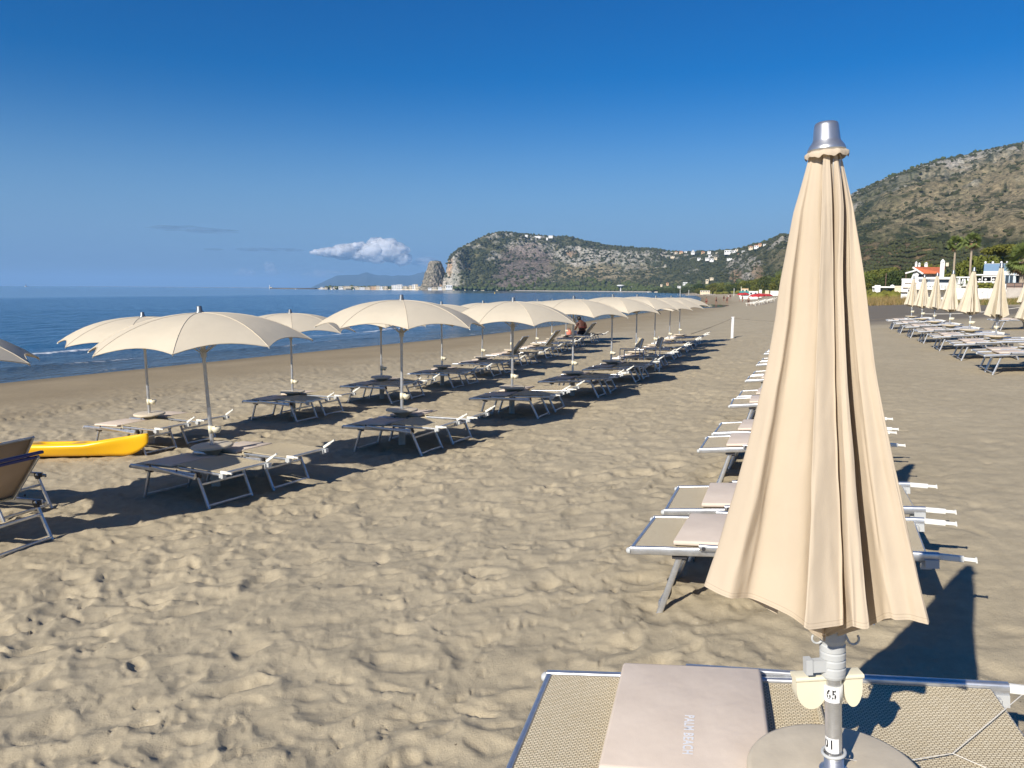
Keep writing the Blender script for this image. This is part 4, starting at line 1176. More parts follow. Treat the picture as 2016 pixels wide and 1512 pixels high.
def folded_canopy(sub, rows, ztop=2.215, zhem=1.04, wide=1.0, wrinkle=1.0, seed=0):
    C = catmull(HEM, sub); n = len(C)
    zz = np.array([2.215, 2.15, 2.08, 1.905, 1.81, 1.68, 1.54, 1.31, 1.14, 1.04]); ww = np.array([.044, .062, .080, .105, .117, .138, .166, .218, .262, .292])
    tz = (2.215 - zz) / (2.215 - 1.04)
    idx = np.arange(n) / n; ang0 = math.atan2(HEM[0][1], HEM[0][0])
    # an even angle for the neck, going round the same way as the hem
    cum = np.unwrap(np.arctan2(C[:, 1], C[:, 0])); tot = cum[-1] - cum[0]; sgn = 1 if tot > 0 else -1
    circ = ang0 + sgn * 2 * math.pi * idx
    V = []; UV = []
    for i in range(rows + 1):
        t = i / rows
        w = np.interp(t, tz, ww) / 0.292
        b = 0.50 * (1 - smooth(0.0, 0.30, t))
        P = (C[:, :2] - np.array([.018 * min(1, t * 2), 0])) * w * (wide if t > .3 else 1 + (wide - 1) * t / .3)
        Cc = np.stack([np.cos(circ), np.sin(circ)], 1) * w * 0.25
        P = P * (1 - b) + Cc * b
        # slow wandering of the folds, pinches from the ribs inside
        wob = wrinkle * 0.010 * w * np.stack([noise2(idx * 46 + seed, np.full(n, t * 3.2), 601), noise2(idx * 46 + 9, np.full(n, t * 3.2 + 4), 602)], 1)
        P = P + wob + wrinkle * 0.004 * np.stack([noise2(idx * 80, np.full(n, t * 11), 603), noise2(idx * 80 + 3, np.full(n, t * 11), 604)], 1) * w
        zi = ztop + (zhem - ztop) * t
        low = ((1 - C[:, 2]) * 0.115 - 0.025 * smooth(-.1, -.3, C[:, 0])) * smooth(0.6, 1.0, t)
        V.append(np.stack([P[:, 0], P[:, 1], np.full(n, zi) - low], 1)); UV.append(np.stack([idx, np.full(n, t)], 1))
    V = np.concatenate(V); UV = np.concatenate(UV)
    i, j = np.meshgrid(np.arange(rows), np.arange(n), indexing='ij'); j2 = (j + 1) % n
    F = np.stack([i * n + j, (i + 1) * n + j, (i + 1) * n + j2, i * n + j2], -1).reshape(-1, 4)
    if sgn < 0: F = F[:, ::-1]
    me = mesh_np('canopy', V, F)
    uv = me.uv_layers.new(name='UVMap'); li = np.empty(len(me.loops), np.int32); me.loops.foreach_get('vertex_index', li)
    uv.data.foreach_set('uv', UV[li].astype(np.float32).ravel())
    return me
def ribs_inside(K, z1=1.03):
    for k in range(8):
        a = k * math.pi / 4 + .2
        mb = MB(); mb.tube([(.03 * math.cos(a), .03 * math.sin(a), 2.2), (.055 * math.cos(a), .055 * math.sin(a), 1.7), (.085 * math.cos(a), .085 * math.sin(a), z1)], .005, 5); K.add('rib', mb, M['alu_dark'])
def closed_kit():
    K = Kit()
    K.add('canopy', folded_canopy(3, 18, zhem=1.05, wide=1.10, wrinkle=1.3, seed=4), M['canvas'])
    H = 2.2
    mb = MB(); mb.lathe([(0, H + .115), (.030, H + .115), (.037, H + .105), (.042, H + .04), (.056, H + .015), (.056, H)], 16); K.add('cap', mb, M['cap_far'])
    mb = MB(); mb.tube([(0, 0, .50), (0, 0, H)], .0225, 12); K.add('pole', mb, M['alu'])
    mb = MB(); mb.lathe([(.034, .88), (.038, .89), (.038, 1.02), (.03, 1.03)], 12); K.add('runner', mb, M['grey_plastic'])
    mb = MB(); mb.lathe([(.001, .69), (.035, .70), (.06, .74), (.062, .78), (.001, .78)], 12, (.07, 0, 0)); mb.lathe([(.026, .78), (.03, .78), (.03, .70), (.026, .70)], 12); K.add('cup_holder', mb, M['cream_plastic'])
    mb = MB(); mb.lathe([(.03, .553), (.235, .553), (.25, .547), (.254, .535), (.25, .522)], 28); K.add('table_top', mb, M['table'])
    mb = MB(); mb.lathe([(.25, .522), (.19, .512), (.11, .47), (.065, .43), (.055, .41)], 28); K.add('table_cone', mb, M['table_under'])
    mb = MB(); mb.bar((0, 0, -.15), (0, 0, .43), .105, .085, .35, up=(0, 1, 0), seg=4); K.add('socket_post', mb, M['base_post'])
    return K
KIT_CLOSED = closed_kit()

def near_parasol():
    K = Kit()
    me = folded_canopy(9, 84, zhem=1.028, wrinkle=0.5, seed=0)
    c = K.add('canopy', me, M['canvas_near'])
    # frilled collar under the cap
    V, F = [], []; n = 72
    for i, (r, z, am) in enumerate(((.040, 2.227, 0), (.048, 2.223, .001), (.054, 2.217, .003), (.053, 2.208, .0045))):
        for k in range(n):
            a = 2 * math.pi * k / n; q = math.sin(a * 9 + 1) + .5 * math.sin(a * 17)
            V.append(((r + am * .3 * q) * math.cos(a), (r + am * .3 * q) * math.sin(a), z + am * .6 * q))
    F = [(i * n + k, i * n + (k + 1) % n, (i + 1) * n + (k + 1) % n, (i + 1) * n + k) for i in range(3) for k in range(n)]
    cm = mesh_np('collar', np.array(V), np.array(F)); K.add('collar', cm, M['canvas_near'], c)
    ribs_inside(K)
    H = 2.236
    mb = MB(); mb.lathe([(0, H + .062), (.022, H + .062), (.0275, H + .059), (.0300, H + .052), (.0335, H + .018), (.035, H + .013), (.043, H + .002), (.047, H - .006), (.0465, H - .012), (.03, H - .012)], 40); K.add('cap', mb, M['cap'])
    mb = MB(); mb.tube([(0, 0, .50), (0, 0, 1.6)], .0225, 28); K.add('lower_pole', mb, M['alu'])
    mb = MB(); mb.tube([(0, 0, 1.55), (0, 0, H)], .019, 16); K.add('upper_pole', mb, M['alu_dark'])
    # ribbed grey clamp with its knob
    pr = [(.024, .785), (.030, .785), (.0325, .792), (.0325, .800)]
    for k in range(4):
        z = .800 + k * .022; pr += [(.0345, z), (.0345, z + .015), (.0315, z + .018), (.0315, z + .0215)]
    pr += [(.033, .89), (.036, .90), (.038, .96), (.03, .97)]
    mb = MB(); mb.lathe(pr, 40, sharp=True); g = K.add('clamp', mb, M['grey_plastic'])
    mb = MB(); mb.box((-.045, -.012, .826), (.05, .02, .034)); mb.box((-.074, -.012, .826), (.018, .026, .044)); K.add('knob', mb, M['grey_plastic'], g)
    for sgn, y in ((1, -.03), (-1, -.01)):
        pts = [(sgn * (.046 + .015 * math.cos(R(a))), y, .905 + .015 * math.sin(R(a))) for a in (195, 225, 255, 285, 315, 345, 15, 40)]
        mb = MB(); mb.tube([(sgn * .024, y * .5, .925)] + pts, .0033, 8); K.add('hook', mb, M['grey_plastic'], g)
    # two cream half-moon cup holders on a band with the number
    for sx, x0 in ((-1, -.062), (1, .055)):
        V, F = [], []; n = 14
        prof = [(-.042, .030)] + [(-.042 * math.cos(math.pi * k / n), -.058 * math.sin(math.pi * k / n)) for k in range(n + 1)] + [(.042, .030)]
        # swept half disc, 26 mm thick, with a rolled top lip
        mb = MB(); m_ = len(prof)
        wx = [x0 + (p[0] if sx > 0 else p[0]) * (1.0 if sx < 0 else .62) for p in prof]
        base = [(wx[i], -.006, .750 + prof[i][1]) for i in range(m_)]; back = [(wx[i], .032, .750 + prof[i][1]) for i in range(m_)]
        mb.add(base + back, [tuple(range(m_)), tuple(range(2 * m_ - 1, m_ - 1, -1))] + [(i, (i + 1) % m_, m_ + (i + 1) % m_, m_ + i) for i in range(m_)])
        mb.bar((min(wx) - .003, .013, .782), (max(wx) + .003, .013, .782), .048, .014, .45, seg=4)
        K.add('cup_holder', mb, M['cream_plastic'])
    mb = MB(); mb.lathe([(.0228, .717), (.0262, .717), (.0262, .763), (.0228, .763)], 28); bnd = K.add('number_band', mb, M['white_plastic'])
    # flat tag face towards the sunlit side
    def bent(me, zc, r, a0):
        for v in me.vertices:
            a = a0 + v.co.x / r; z = zc + v.co.y
            v.co = Vector((r * math.cos(a), r * math.sin(a), z))
        return me
    def grid(w, h, nx=10):
        me = bpy.data.meshes.new('tag'); V = [(-w / 2 + w * i / nx, y, 0) for i in range(nx + 1) for y in (-h / 2, h / 2)]
        me.from_pydata(V, [], [(2 * i, 2 * i + 2, 2 * i + 3, 2 * i + 1) for i in range(nx)]); return me
    A0 = R(-122)
    t_ = K.add('number_tag', bent(grid(.046, .046), .740, .0268, A0), M['paper'], bnd)
    me = bend_text('65', .038, .0013, .66, font_space=1.2); K.add('number', bent(me, .740, .0270, A0), M['print'], bnd)
    # lower sticker, its number half turned away
    K.add('sticker', bent(grid(.046, .044), .585, .0229, A0 - .20), M['paper'])
    me = bend_text('01', .038, .0012, .72, font_space=1.2); K.add('sticker_number', bent(me, .587, .0231, A0 - .42), M['print'], len(K.parts) - 1)
    V, F = [], []
    mb = MB(); N = 28
    mb.tube([(.030 * math.cos(2 * math.pi * k / N), .030 * math.sin(2 * math.pi * k / N), .555 + .003 * math.cos(2 * math.pi * k / N)) for k in range(N + 1)], .0048, 8, cap=False); K.add('ring', mb, M['grey_plastic'])
    mb = MB(); mb.lathe([(.024, .548), (.0265, .548), (.0265, .503), (.04, .503)], 28); K.add('collar_ring', mb, M['alu'])
    mb = MB(); mb.lathe([(.03, .502), (.224, .502), (.234, .499), (.2395, .491), (.240, .482), (.234, .472)], 72); K.add('table_top', mb, M['table'])
    mb = MB(); mb.lathe([(.234, .472), (.18, .462), (.11, .43), (.065, .40), (.055, .38)], 48); K.add('table_cone', mb, M['table_under'])
    mb = MB(); mb.bar((0, 0, -.15), (0, 0, .43), .105, .085, .35, up=(0, 1, 0), seg=4); K.add('socket_post', mb, M['base_post'])
    K.make('parasol', (.966, 2.05, gz(.93, 2.05) + .004), (0, R(-4.0), 0), (1, 1, 1), 'large folded cream parasol with a polished metal cap and the number 65 on its pole', 'parasol', 'folded parasols of the row in front')
near_parasol()

ORD = ['first', 'second', 'third', 'fourth', 'fifth', 'sixth', 'seventh', 'eighth', 'ninth', 'tenth', 'eleventh']
# rows of open parasols: x, y, lean, photo pixel of the top
ROW_B = [(-5.76, 6.95, -1.5, None), (-3.72, 9.45, -3.2, 602), (-1.74, 12.0, .3, 580), (0.0, 14.9, 0.2, 585), (1.39, 17.5, 0.0, 582), (2.6, 20.1, 0, 579), (3.8, 23.5, 0, 579), (5.0, 27.0, 0, 582), (6.2, 30.4, .4, 582), (7.37, 33.9, 0, 582.5)]
ROW_A = [(-6.2, 13.0, -.6, 614), (-4.58, 15.9, -.4, 609), (-3.13, 18.3, .3, None), (-1.92, 21.0, 0, None), (-.95, 24.0, .3, None), (-.05, 27.3, 0, None), (0.95, 30.7, 0, None), (1.76, 34.2, 0, None), (2.6, 37.2, 0, None), (3.7, 40.3, 0, None)]
def pair(x, y, near, far, gap=.44, direction=(.357, .934), kits=(KIT_FLAT, KIT_FLAT), group='', ang=HEADDIR, shift=(0.0, 0.0)):
    dx, dy = direction
    ux, uy = math.cos(ang), math.sin(ang)
    for sg, lb, kt, sh in ((-1, near, kits[0], shift[0]), (1, far, kits[1], shift[1])):
        if lb is None: continue
        lounger(kt, x + sg * gap * dx + sh * ux, y + sg * gap * dy + sh * uy, lb, group, ang + R(rnd.uniform(-1.5, 1.5)))
def open_parasol(x, y, lean, topy, label, group, kit=KIT_OPEN, rz=0.2):
    z = gz(x, y); k = 1.0
    if topy is not None:
        p0 = project([[x, y, z]])[0][0]
        rng = math.hypot(x, y); k = (CAMZ + ray(p0 - lean * 6, topy).z * rng - z) / 2.302
    kit.make('parasol', (x, y, z), (R(rnd.uniform(-1.6, 1.6)), R(lean + rnd.uniform(-.5, .5)), rz + rnd.uniform(-.08, .08)), (1, 1, k), label, 'parasol', group)
for i, (x, y, ln, tp) in enumerate(ROW_B):
    o = ORD[i]
    if i == 0:
        lb = 'open cream parasol cut off by the left edge of the picture'
    else:
        lb = f'open cream parasol, {o} from the left in the inland open row'
    open_parasol(x, y, ln, tp, lb, 'open parasols in the inland row', rz=.22 if i else .05)
    if i == 0:
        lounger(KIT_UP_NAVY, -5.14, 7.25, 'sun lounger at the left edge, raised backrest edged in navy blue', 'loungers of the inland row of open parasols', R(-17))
        lounger(KIT_UP2, -6.0, 8.66, 'sun lounger at the left edge with raised shade-darkened backrest, in front of the yellow kayak', 'loungers of the inland row of open parasols', R(-17))
        continue
    ang = R(-30) if i == 1 else R(-25) if i == 2 else HEADDIR
    dr = (.50, .866) if i == 1 else (.42, .907) if i == 2 else (.357, .934)
    n_ = f'flat beige lounger on the near side of the {o} parasol, inland open row'
    f_ = f'flat beige lounger on the far side of the {o} parasol, inland open row'
    n_ = n_; pair(x, y, n_, f_, direction=dr, ang=ang, group='loungers of the inland row of open parasols', shift=(.30, .34))
for i, (x, y, ln, tp) in enumerate(ROW_A):
    o = ORD[i]
    open_parasol(x, y, ln, tp, f'open cream parasol, {o} from the left in the row nearer the water', 'open parasols in the row nearer the water', rz=.3)
    kn = kf = KIT_FLAT
    st_n = st_f = 'flat beige'
    if i == 5: kn = KIT_UP; st_n = 'beige, backrest raised'
    if i == 6: kf = KIT_UP; st_f = 'beige, backrest raised'
    if i == 9: kn = KIT_UP; st_n = 'beige, backrest raised, occupied'
    pair(x, y, f'{st_n} lounger on the near side of the {o} parasol, row nearest water', f'{st_f} lounger on the far side of the {o} parasol, row nearest water',
         kits=(kn, kf), group='loungers of the row nearer the water', shift=(.2, .24), ang=R(-25) if i < 2 else HEADDIR)
# the row in front: folded parasols stand one behind another behind the first
for k in range(0, 7):
    x, y = .83 + 1.14 * k, 2.05 + 3.0 * k
    if k:
        KIT_CLOSED.make('parasol', (x, y, gz(x, y)), (0, 0, rnd.uniform(0, .8)), (1, 1, 1.0), f'folded cream parasol, {ORD[k]} in line from the camera, behind the near folded one', 'parasol', 'folded parasols of the row in front')
    if k == 0:
        lounger(KIT_NEAR, .895, 2.43, 'beige mesh sun lounger in the foreground, pink cushion lettered PALM BEACH', 'loungers of the row in front', R(-14.5), (.87, 1.06, 1))
    else:
        pair(x - .03, y - .12, f'beige lounger behind the near canopy, near side of the {ORD[k]} parasol in line', f'flat beige lounger behind the near canopy, far side of the {ORD[k]} parasol in line',
             group='loungers of the row in front', shift=(-.13, -.09), gap=.46, kits=(KIT_RAIL, KIT_RAIL))
# folded row on the right
for k in range(-1, 6):
    x, y = 11.95 + 1.19 * k, 19.0 + 3.12 * k
    nm = ('at the right edge' if k < 0 else f'{ORD[k]} from the right')
    KIT_CLOSED.make('parasol', (x, y, gz(x, y)), (0, 0, rnd.uniform(-.5, 1.2)), (1, 1, 1.0), f'folded cream parasol of the right hand row, {nm}', 'parasol', 'folded parasols on the right')
    pair(x, y, f'flat pale lounger, near side of the right hand folded parasol {nm}', f'flat pale lounger, far side of the right hand folded parasol {nm}', group='loungers of the right hand row', shift=(-.15, -.1), kits=(KIT_RAIL, KIT_RAIL))
x, y = 20.35, 30.6
KIT_CLOSED.make('parasol', (x, y, gz(x, y)), (0, 0, .3), (1, 1, 1), 'folded cream parasol cut by the right edge, further inland than the right hand row', 'parasol')
pair(x, y, 'pale lounger at the right edge beside the inland folded parasol, near side', 'pale sun lounger at the right edge beside the inland folded parasol, far side', shift=(-.3, -.3))
# ------------------------------------------------------------------ yellow kayak
def kayak():
    n, m = 40, 24; Ln = 3.3; V = []
    for i in range(n + 1):
        t = i / n; x = -Ln / 2 + Ln * t
        w = .34 * (math.sin(math.pi * min(1, max(0, .03 + .93 * t))) ** .70) * (1 - .45 * smooth(.78, 1, t))
        bow = max(0, (t - .72) / .28); st = max(0, (.2 - t) / .2)
        keel = .02 + .19 * max(0, (t - .86) / .14) ** 2.4 + .12 * st ** 2; deck = .225 + .115 * bow ** .9 + .22 * st ** 1.1
        if t > .985: w = .03
        for k in range(m):
            a = 2 * math.pi * k / m; cy, cz = math.cos(a), math.sin(a)
            y = w * (abs(cy) ** .75) * (1 if cy > 0 else -1) * (1 - .28 * max(0, -cz) - .0)
            if cz >= 0:
                z = deck - .055 + .055 * cz ** .7
                # raised rims with sunk seat and foot wells
                well = 0
                for c0, hw, dp in ((.27, .10, .13), (.52, .09, .10), (.70, .05, .04)):
                    q = abs(t - c0) / hw
                    if q < 1: well = max(well, dp * (1 - q ** 4))
                if abs(y) < w * .66: z -= well
                z += .02 * math.exp(-((abs(y) / max(w, .01) - .8) / .12) ** 2)
            else:
                z = keel + (deck - .055 - keel) * (1 - (-cz) ** .8); y *= 1 - .22 * smooth(.35, 1, t) * smooth(0, .5, -cz)
                z += .012 * math.sin(a * 6) * (1 - bow)
            V.append((x, y, z))
    F = [(i * m + k, (i + 1) * m + k, (i + 1) * m + (k + 1) % m, i * m + (k + 1) % m) for i in range(n) for k in range(m)]
    me = bpy.data.meshes.new('hull'); me.from_pydata(V, [], F + [tuple(range(m)), tuple(range(n * m + m - 1, n * m - 1, -1))])
    me.polygons.foreach_set('use_smooth', [True] * len(me.polygons)); me.materials.append(M['yellow'])
    x, y = -7.36, 12.0
    e = empty('kayak', (x, y, gz(x, y) - .015), R(-2)); e.rotation_euler = (R(-6), R(-2), R(-4)); e.scale = (1.0, .9, 1.12)
    tag(e, 'bright yellow sit on top kayak lying on the sand beside the raised loungers at left', 'kayak')
    h = link('hull', me, e); md = h.modifiers.new('sub', 'SUBSURF'); md.levels = md.render_levels = 1
    for c0, L_, W_ in ((-.69, .22, .15), (.06, .20, .14)):
        mb = MB(); mb.lathe([(0.001, 0), (.8, 0), (1, .02)], 20); mm = mb.mesh('seat_well')
        for v in mm.vertices: v.co = Vector((c0 + v.co.x * L_, v.co.y * W_, .128 + v.co.z))
        mm.materials.append(M['orange_in']); link('seat_well', mm, e)
    MB().tube([(1.20, -.105, .215), (1.20, -.135, .213)], .016, 12).obj('scupper_plug', M['orange_in'], e)
    MB().tube([(-1.42, 0, .36), (-1.36, 0, .40), (-1.28, 0, .36)], .01, 6).obj('carry_handle', M['dark_plastic'], e)
kayak()

# ------------------------------------------------------------------ post and ropes that close off the rows
def post_and_ropes():
    x, y = 10.55, 36.9; z = gz(x, y)
    e = empty('marker_post', (x, y, z)); tag(e, 'white square post standing in the sand right of the last open parasol', 'post')
    MB().bar((0, 0, -.2), (0, 0, 1.0), .11, .11, .12, up=(0, 1, 0)).obj('shaft', M['white_wall'], e)
    MB().box((0, 0, 1.012), (.125, .125, .02)).obj('post_cap', M['white_wall'], e)
    def rope(a, b, sag, r, label, mat):
        a = Vector(a); b = Vector(b); pts = []
        for k in range(25):
            t = k / 24; p = a.lerp(b, t); p.z -= sag * 4 * t * (1 - t); pts.append(p)
        o = MB().tube(pts, r, 5).obj('rope', mat); tag(o, label, 'rope'); return o
    rope((x, y, z + .96), (8.0, 35.0, gz(8, 35) + .42), .04, .010, 'rope from the white post down to the last loungers of the open rows', M['dark_rope'])
    x2, y2 = 19.6, 36.9
    rope((x, y, z + .96), (x2, y2, gz(x2, y2) + .55), .30, .007, 'rope sagging from the white post towards the right hand rows', M['dark_rope'])
    rope((x2, y2, gz(x2, y2) + .55), (24.6, 35.4, gz(24.6, 35.4) + .85), .18, .011, 'pale rope running behind the folded parasols on the right', M['cord'])
    e2 = empty('rope_stake', (x2, y2, gz(x2, y2))); tag(e2, 'short thin stake holding the rope between the post and the right rows', 'stake')
    MB().tube([(0, 0, -.1), (0, 0, .56)], .02, 8).obj('shaft', M['white_plastic'], e2)
post_and_ropes()

# elastic cords on the near lounger
def cords():
    b = Vector((.925 - .57 * .068, 2.05, .57))
    pts = [b + Vector((.02, -.02, .0)), Vector((1.10, 2.13, .475)), Vector((1.36, 2.20, .47)), Vector((1.74, 2.46, .52))]
    MB().tube(pts, .0016, 6).obj('cord', M['cord']); 
    o = bpy.data.objects['cord']; tag(o, 'thin white cord from the numbered pole across the near lounger to its clip', 'cord')
    o = MB().tube([Vector((1.36, 2.20, .47)), Vector((1.52, 2.05, .455)), Vector((1.66, 1.88, .46))], .0015, 6).obj('cord', M['cord']); tag(o, 'thin white cord lying loose towards the camera on the near lounger', 'cord')
cords()

# ------------------------------------------------------------------ people
def skin_mesh(name, pts, edges, rad, sub=1):
    me = bpy.data.meshes.new(name); me.from_pydata(pts, edges, [])
    o = bpy.data.objects.new(name, me); COL.objects.link(o)
    md = o.modifiers.new('skin', 'SKIN'); md.use_smooth_shade = True
    for v, r in zip(me.skin_vertices[0].data, rad): v.radius = r if isinstance(r, tuple) else (r, r)
    me.skin_vertices[0].data[0].use_root = True
    s = o.modifiers.new('sub', 'SUBSURF'); s.levels = s.render_levels = sub
    bpy.context.view_layer.update()
    out = bpy.data.meshes.new_from_object(o.evaluated_get(bpy.context.evaluated_depsgraph_get()))
    bpy.data.objects.remove(o); bpy.data.meshes.remove(me)
    out.name = name; out.materials.clear(); out.polygons.foreach_set('use_smooth', [True] * len(out.polygons))
    return out
def ellipsoid(name, c, r, mat, parent, seg=16, rot=None):
    b = bmesh.new(); bmesh.ops.create_uvsphere(b, u_segments=seg, v_segments=seg // 2 + 2, radius=1)
    for v in b.verts:
        p = Vector((v.co.x * r[0], v.co.y * r[1], v.co.z * r[2]))
        if rot: p = rot @ p
        v.co = p + Vector(c)
    me = bpy.data.meshes.new(name); b.to_mesh(me); b.free(); me.polygons.foreach_set('use_smooth', [True] * len(me.polygons)); me.materials.append(mat)
    return link(name, me, parent)
def standing_mesh(stride=.12, arms=.10, bend=0.0):
    """one continuous body, 1.72 m tall, facing +x"""
    P = [(0, 0, .95), (0, 0, 1.12), (.01, 0, 1.32), (.0, 0, 1.45), (.01, 0, 1.53), (.03, 0, 1.62), (.02, 0, 1.70)]
    E = [(0, 1), (1, 2), (2, 3), (3, 4), (4, 5), (5, 6)]; Rr = [(.15, .115), (.135, .10), (.165, .11), (.09, .07), (.055, .055), (.082, .095), (.062, .075)]
    for s in (-1, 1):
        b = len(P)
        P += [(0, s * .19, 1.42), (-.02 + arms * .2 * s, s * .245, 1.14), (.03 + arms * s, s * .25, .90), (.05 + arms * s * 1.3, s * .25, .80)]
        E += [(3, b), (b, b + 1), (b + 1, b + 2), (b + 2, b + 3)]; Rr += [.055, .045, .033, .036]
        b = len(P); st = stride * s
        P += [(st * .2, s * .095, .86), (st * .8, s * .10, .50), (st * 1.3 - .02, s * .10, .10), (st * 1.3 + .10, s * .11, .035)]
        E += [(0, b), (b, b + 1), (b + 1, b + 2), (b + 2, b + 3)]; Rr += [.088, .062, .042, .038]
    return skin_mesh('body', P, E, Rr)
BODY_A = standing_mesh(.14, .10); BODY_B = standing_mesh(.05, .04)
for b_ in (BODY_A, BODY_B): b_.materials.append(M['skin'])
def walker(px, py, rg, label, body, face, suit, top=None, hair=True, h=1.0, skin=None):
    d = ray(px, py); x, y = d.x * rg, d.y * rg; z = gz(x, y)
    e = empty('person', (x, y, z), face); e.scale = (h, h, h); tag(e, label, 'person', 'people walking on the far beach')
    b = link('body', body, e)
    ellipsoid('hair', (.0, 0, 1.665), (.098, .088, .085), M['hair'], e, 12)
    ellipsoid('swimwear', (0, 0, .93), (.16, .20, .16), suit, e, 14)
    if top is not None: ellipsoid('shirt', (0.005, 0, 1.26), (.135, .20, .24), top, e, 14)
    return e
walker(1390.5, 598, 160, 'person in orange swimwear standing in the shallow pool, leftmost of the walkers', BODY_B, R(60), M['red_cloth'])
walker(1410, 594, 182, 'person in dark swimwear stooping a little beside the pool, second of the walkers', BODY_A, R(150), M['black_cloth'])
walker(1425, 589, 235, 'small distant person in a dark swimsuit, highest of the walkers near the pool', BODY_B, R(90), M['black_cloth'], M['black_cloth'])
walker(1431, 594, 185, 'person in black shorts walking right of the shallow pool', BODY_A, R(-60), M['black_cloth'])
walker(1473.5, 598, 152, 'bare chested person in black trunks walking beside the white loungers', BODY_A, R(-90), M['black_cloth'])
walker(1462, 588, 215, 'person dressed in black left of the red parasols', BODY_B, R(30), M['black_cloth'], M['black_cloth'])
walker(1456, 587, 225, 'person in a teal top sitting on the sand left of the red parasols', BODY_B, R(10), M['black_cloth'], M['teal'], h=.75)
walker(1434, 583, 300, 'person in pale clothes standing far off beside the water, left of two', BODY_A, R(80), M['pale_cloth'], M['pale_cloth'])
walker(1438, 583, 296, 'person in dark clothes standing far off beside the water, right of two', BODY_B, R(80), M['black_cloth'], M['black_cloth'])
walker(1534, 592, 175, 'person in a violet top half hidden behind the folded parasol', BODY_B, R(180), M['black_cloth'], M['navy'])

def seated_person():
    x, y = 3.62, 39.9; z = gz(x, y)
    # sits sideways on the lounger, back to the camera, head bent to the left; local +y away from camera
    P = [(0, 0, .50), (-.01, .03, .70), (-.03, .06, .92), (-.05, .07, 1.06), (-.10, .10, 1.15), (-.15, .12, 1.23), (-.16, .12, 1.30)]
    E = [(0, 1), (1, 2), (2, 3), (3, 4), (4, 5), (5, 6)]; Rr = [(.21, .17), (.19, .14), (.21, .13), (.11, .09), (.06, .06), (.085, .095), (.06, .07)]
    for s in (-1, 1):
        b = len(P)
        P += [(-.04 + s * .19, .08, 1.02), (-.02 + s * .27, .12, .78), (-.12 + s * .20, .28, .66), (-.18 + s * .14, .36, .68)]
        E += [(3, b), (b, b + 1), (b + 1, b + 2), (b + 2, b + 3)]; Rr += [.065, .056, .042, .036]
        b = len(P)
        P += [(s * .11, .12, .49), (s * .13, .50, .48), (s * .13, .52, .12), (s * .13, .62, .04)]
        E += [(0, b), (b, b + 1), (b + 1, b + 2), (b + 2, b + 3)]; Rr += [.115, .085, .055, .04]
    me = skin_mesh('body', P, E, Rr, 2); me.materials.append(M['skin_shaded'])
    e = empty('person', (x, y, z), R(8)); tag(e, 'dark haired tanned person sitting on a lounger with their back turned, head bent', 'person')
    link('body', me, e)
    ellipsoid('hair', (-.155, .10, 1.26), (.115, .115, .125), M['hair'], e, 18)
    ellipsoid('swimwear', (0, .02, .50), (.235, .20, .125), M['black_cloth'], e, 18)
    mb = MB(); mb.tube([(.205 * math.cos(a), .045 + .155 * math.sin(a), .80) for a in [2 * math.pi * k / 20 for k in range(21)]], .018, 6, cap=False); mb.obj('strap', M['red_cloth'], e)
    def placed(px, py, rg): d = ray(px, py); return d.x * rg, d.y * rg
    # things by the person
    x2, y2 = placed(1131, 660, 38.6); zt = gz(x2, y2) + .42
    mb = MB(); mb.lathe([(.001, 0), (.095, 0), (.125, .27), (.118, .27), (.09, .012), (.001, .012)], 20)
    b = mb.obj('bucket', M['pale_cloth'], None, (x2, y2, zt)); tag(b, 'white tub standing on the lounger left of the seated person', 'tub')
    x2, y2 = placed(1120, 660, 38.0); o = ellipsoid('beach_bag', (0, 0, .19), (.14, .10, .16), M['coral_bag'], None, 16); o.location = (x2, y2, gz(x2, y2) + .42)
    MB().tube([(-.08, 0, .30), (-.05, 0, .42), (.05, 0, .42), (.08, 0, .30)], .012, 6).obj('handle', M['coral_bag'], o)
    tag(o, 'coral pink beach bag on the loungers left of the seated person', 'bag')
    x2, y2 = placed(1143, 657, 39.6); zt2 = gz(3.7, 40.3) + .556
    mb = MB(); mb.box((0, 0, .04), (.26, .16, .08)); mb.box((.03, 0, .095), (.12, .10, .03))
    o = mb.obj('food_box', M['pale_cloth'], None, (3.62, 40.18, zt2)); tag(o, 'white box on the parasol table beside the seated person', 'box')
    x2, y2 = placed(1145, 640, 39.3); mb = MB(); mb.bar((0, 0, 0), (0, 0, .62), .05, .03, .3, up=(0, 1, 0))
seated_person()

# ------------------------------------------------------------------ two director's chairs between the open rows
def directors_chair(px, py, rg, rz, label):
    d = ray(px, py); x, y = d.x * rg, d.y * rg
    e = empty('folding_chair', (x, y, gz(x, y)), rz); tag(e, label, 'chair', 'folding chairs among the loungers')
    for s in (-1, 1):
        MB().tube([(-.24, s * .27, 0), (-.24, s * .27, .66), (.22, s * .27, .66), (.22, s * .27, 0)], .014, 8).obj('side_frame', M['alu'], e)
        MB().tube([(.20, s * .27, .66), (.30, s * .27, 1.0)], .013, 8).obj('back_post', M['alu'], e)
        MB().bar((-.24, s * .27, .675), (.22, s * .27, .675), .045, .02).obj('armrest', M['white_plastic'], e)
    MB().box((-.01, 0, .44), (.44, .52, .015)).obj('seat', M['sling'], e)
    MB().box((.285, 0, .86), (.018, .56, .30), ry=R(16)).obj('backrest', M['sling'], e)
    MB().tube([(-.24, -.27, .06), (.22, .27, .44)], .010, 6).obj('brace', M['alu'], e)
directors_chair(1240, 722, 22.6, R(5), 'folding chair with brown mesh back, the left one of two among the loungers')
directors_chair(1279, 722, 22.2, R(2), 'folding chair with brown mesh back, the right one of two among the loungers')

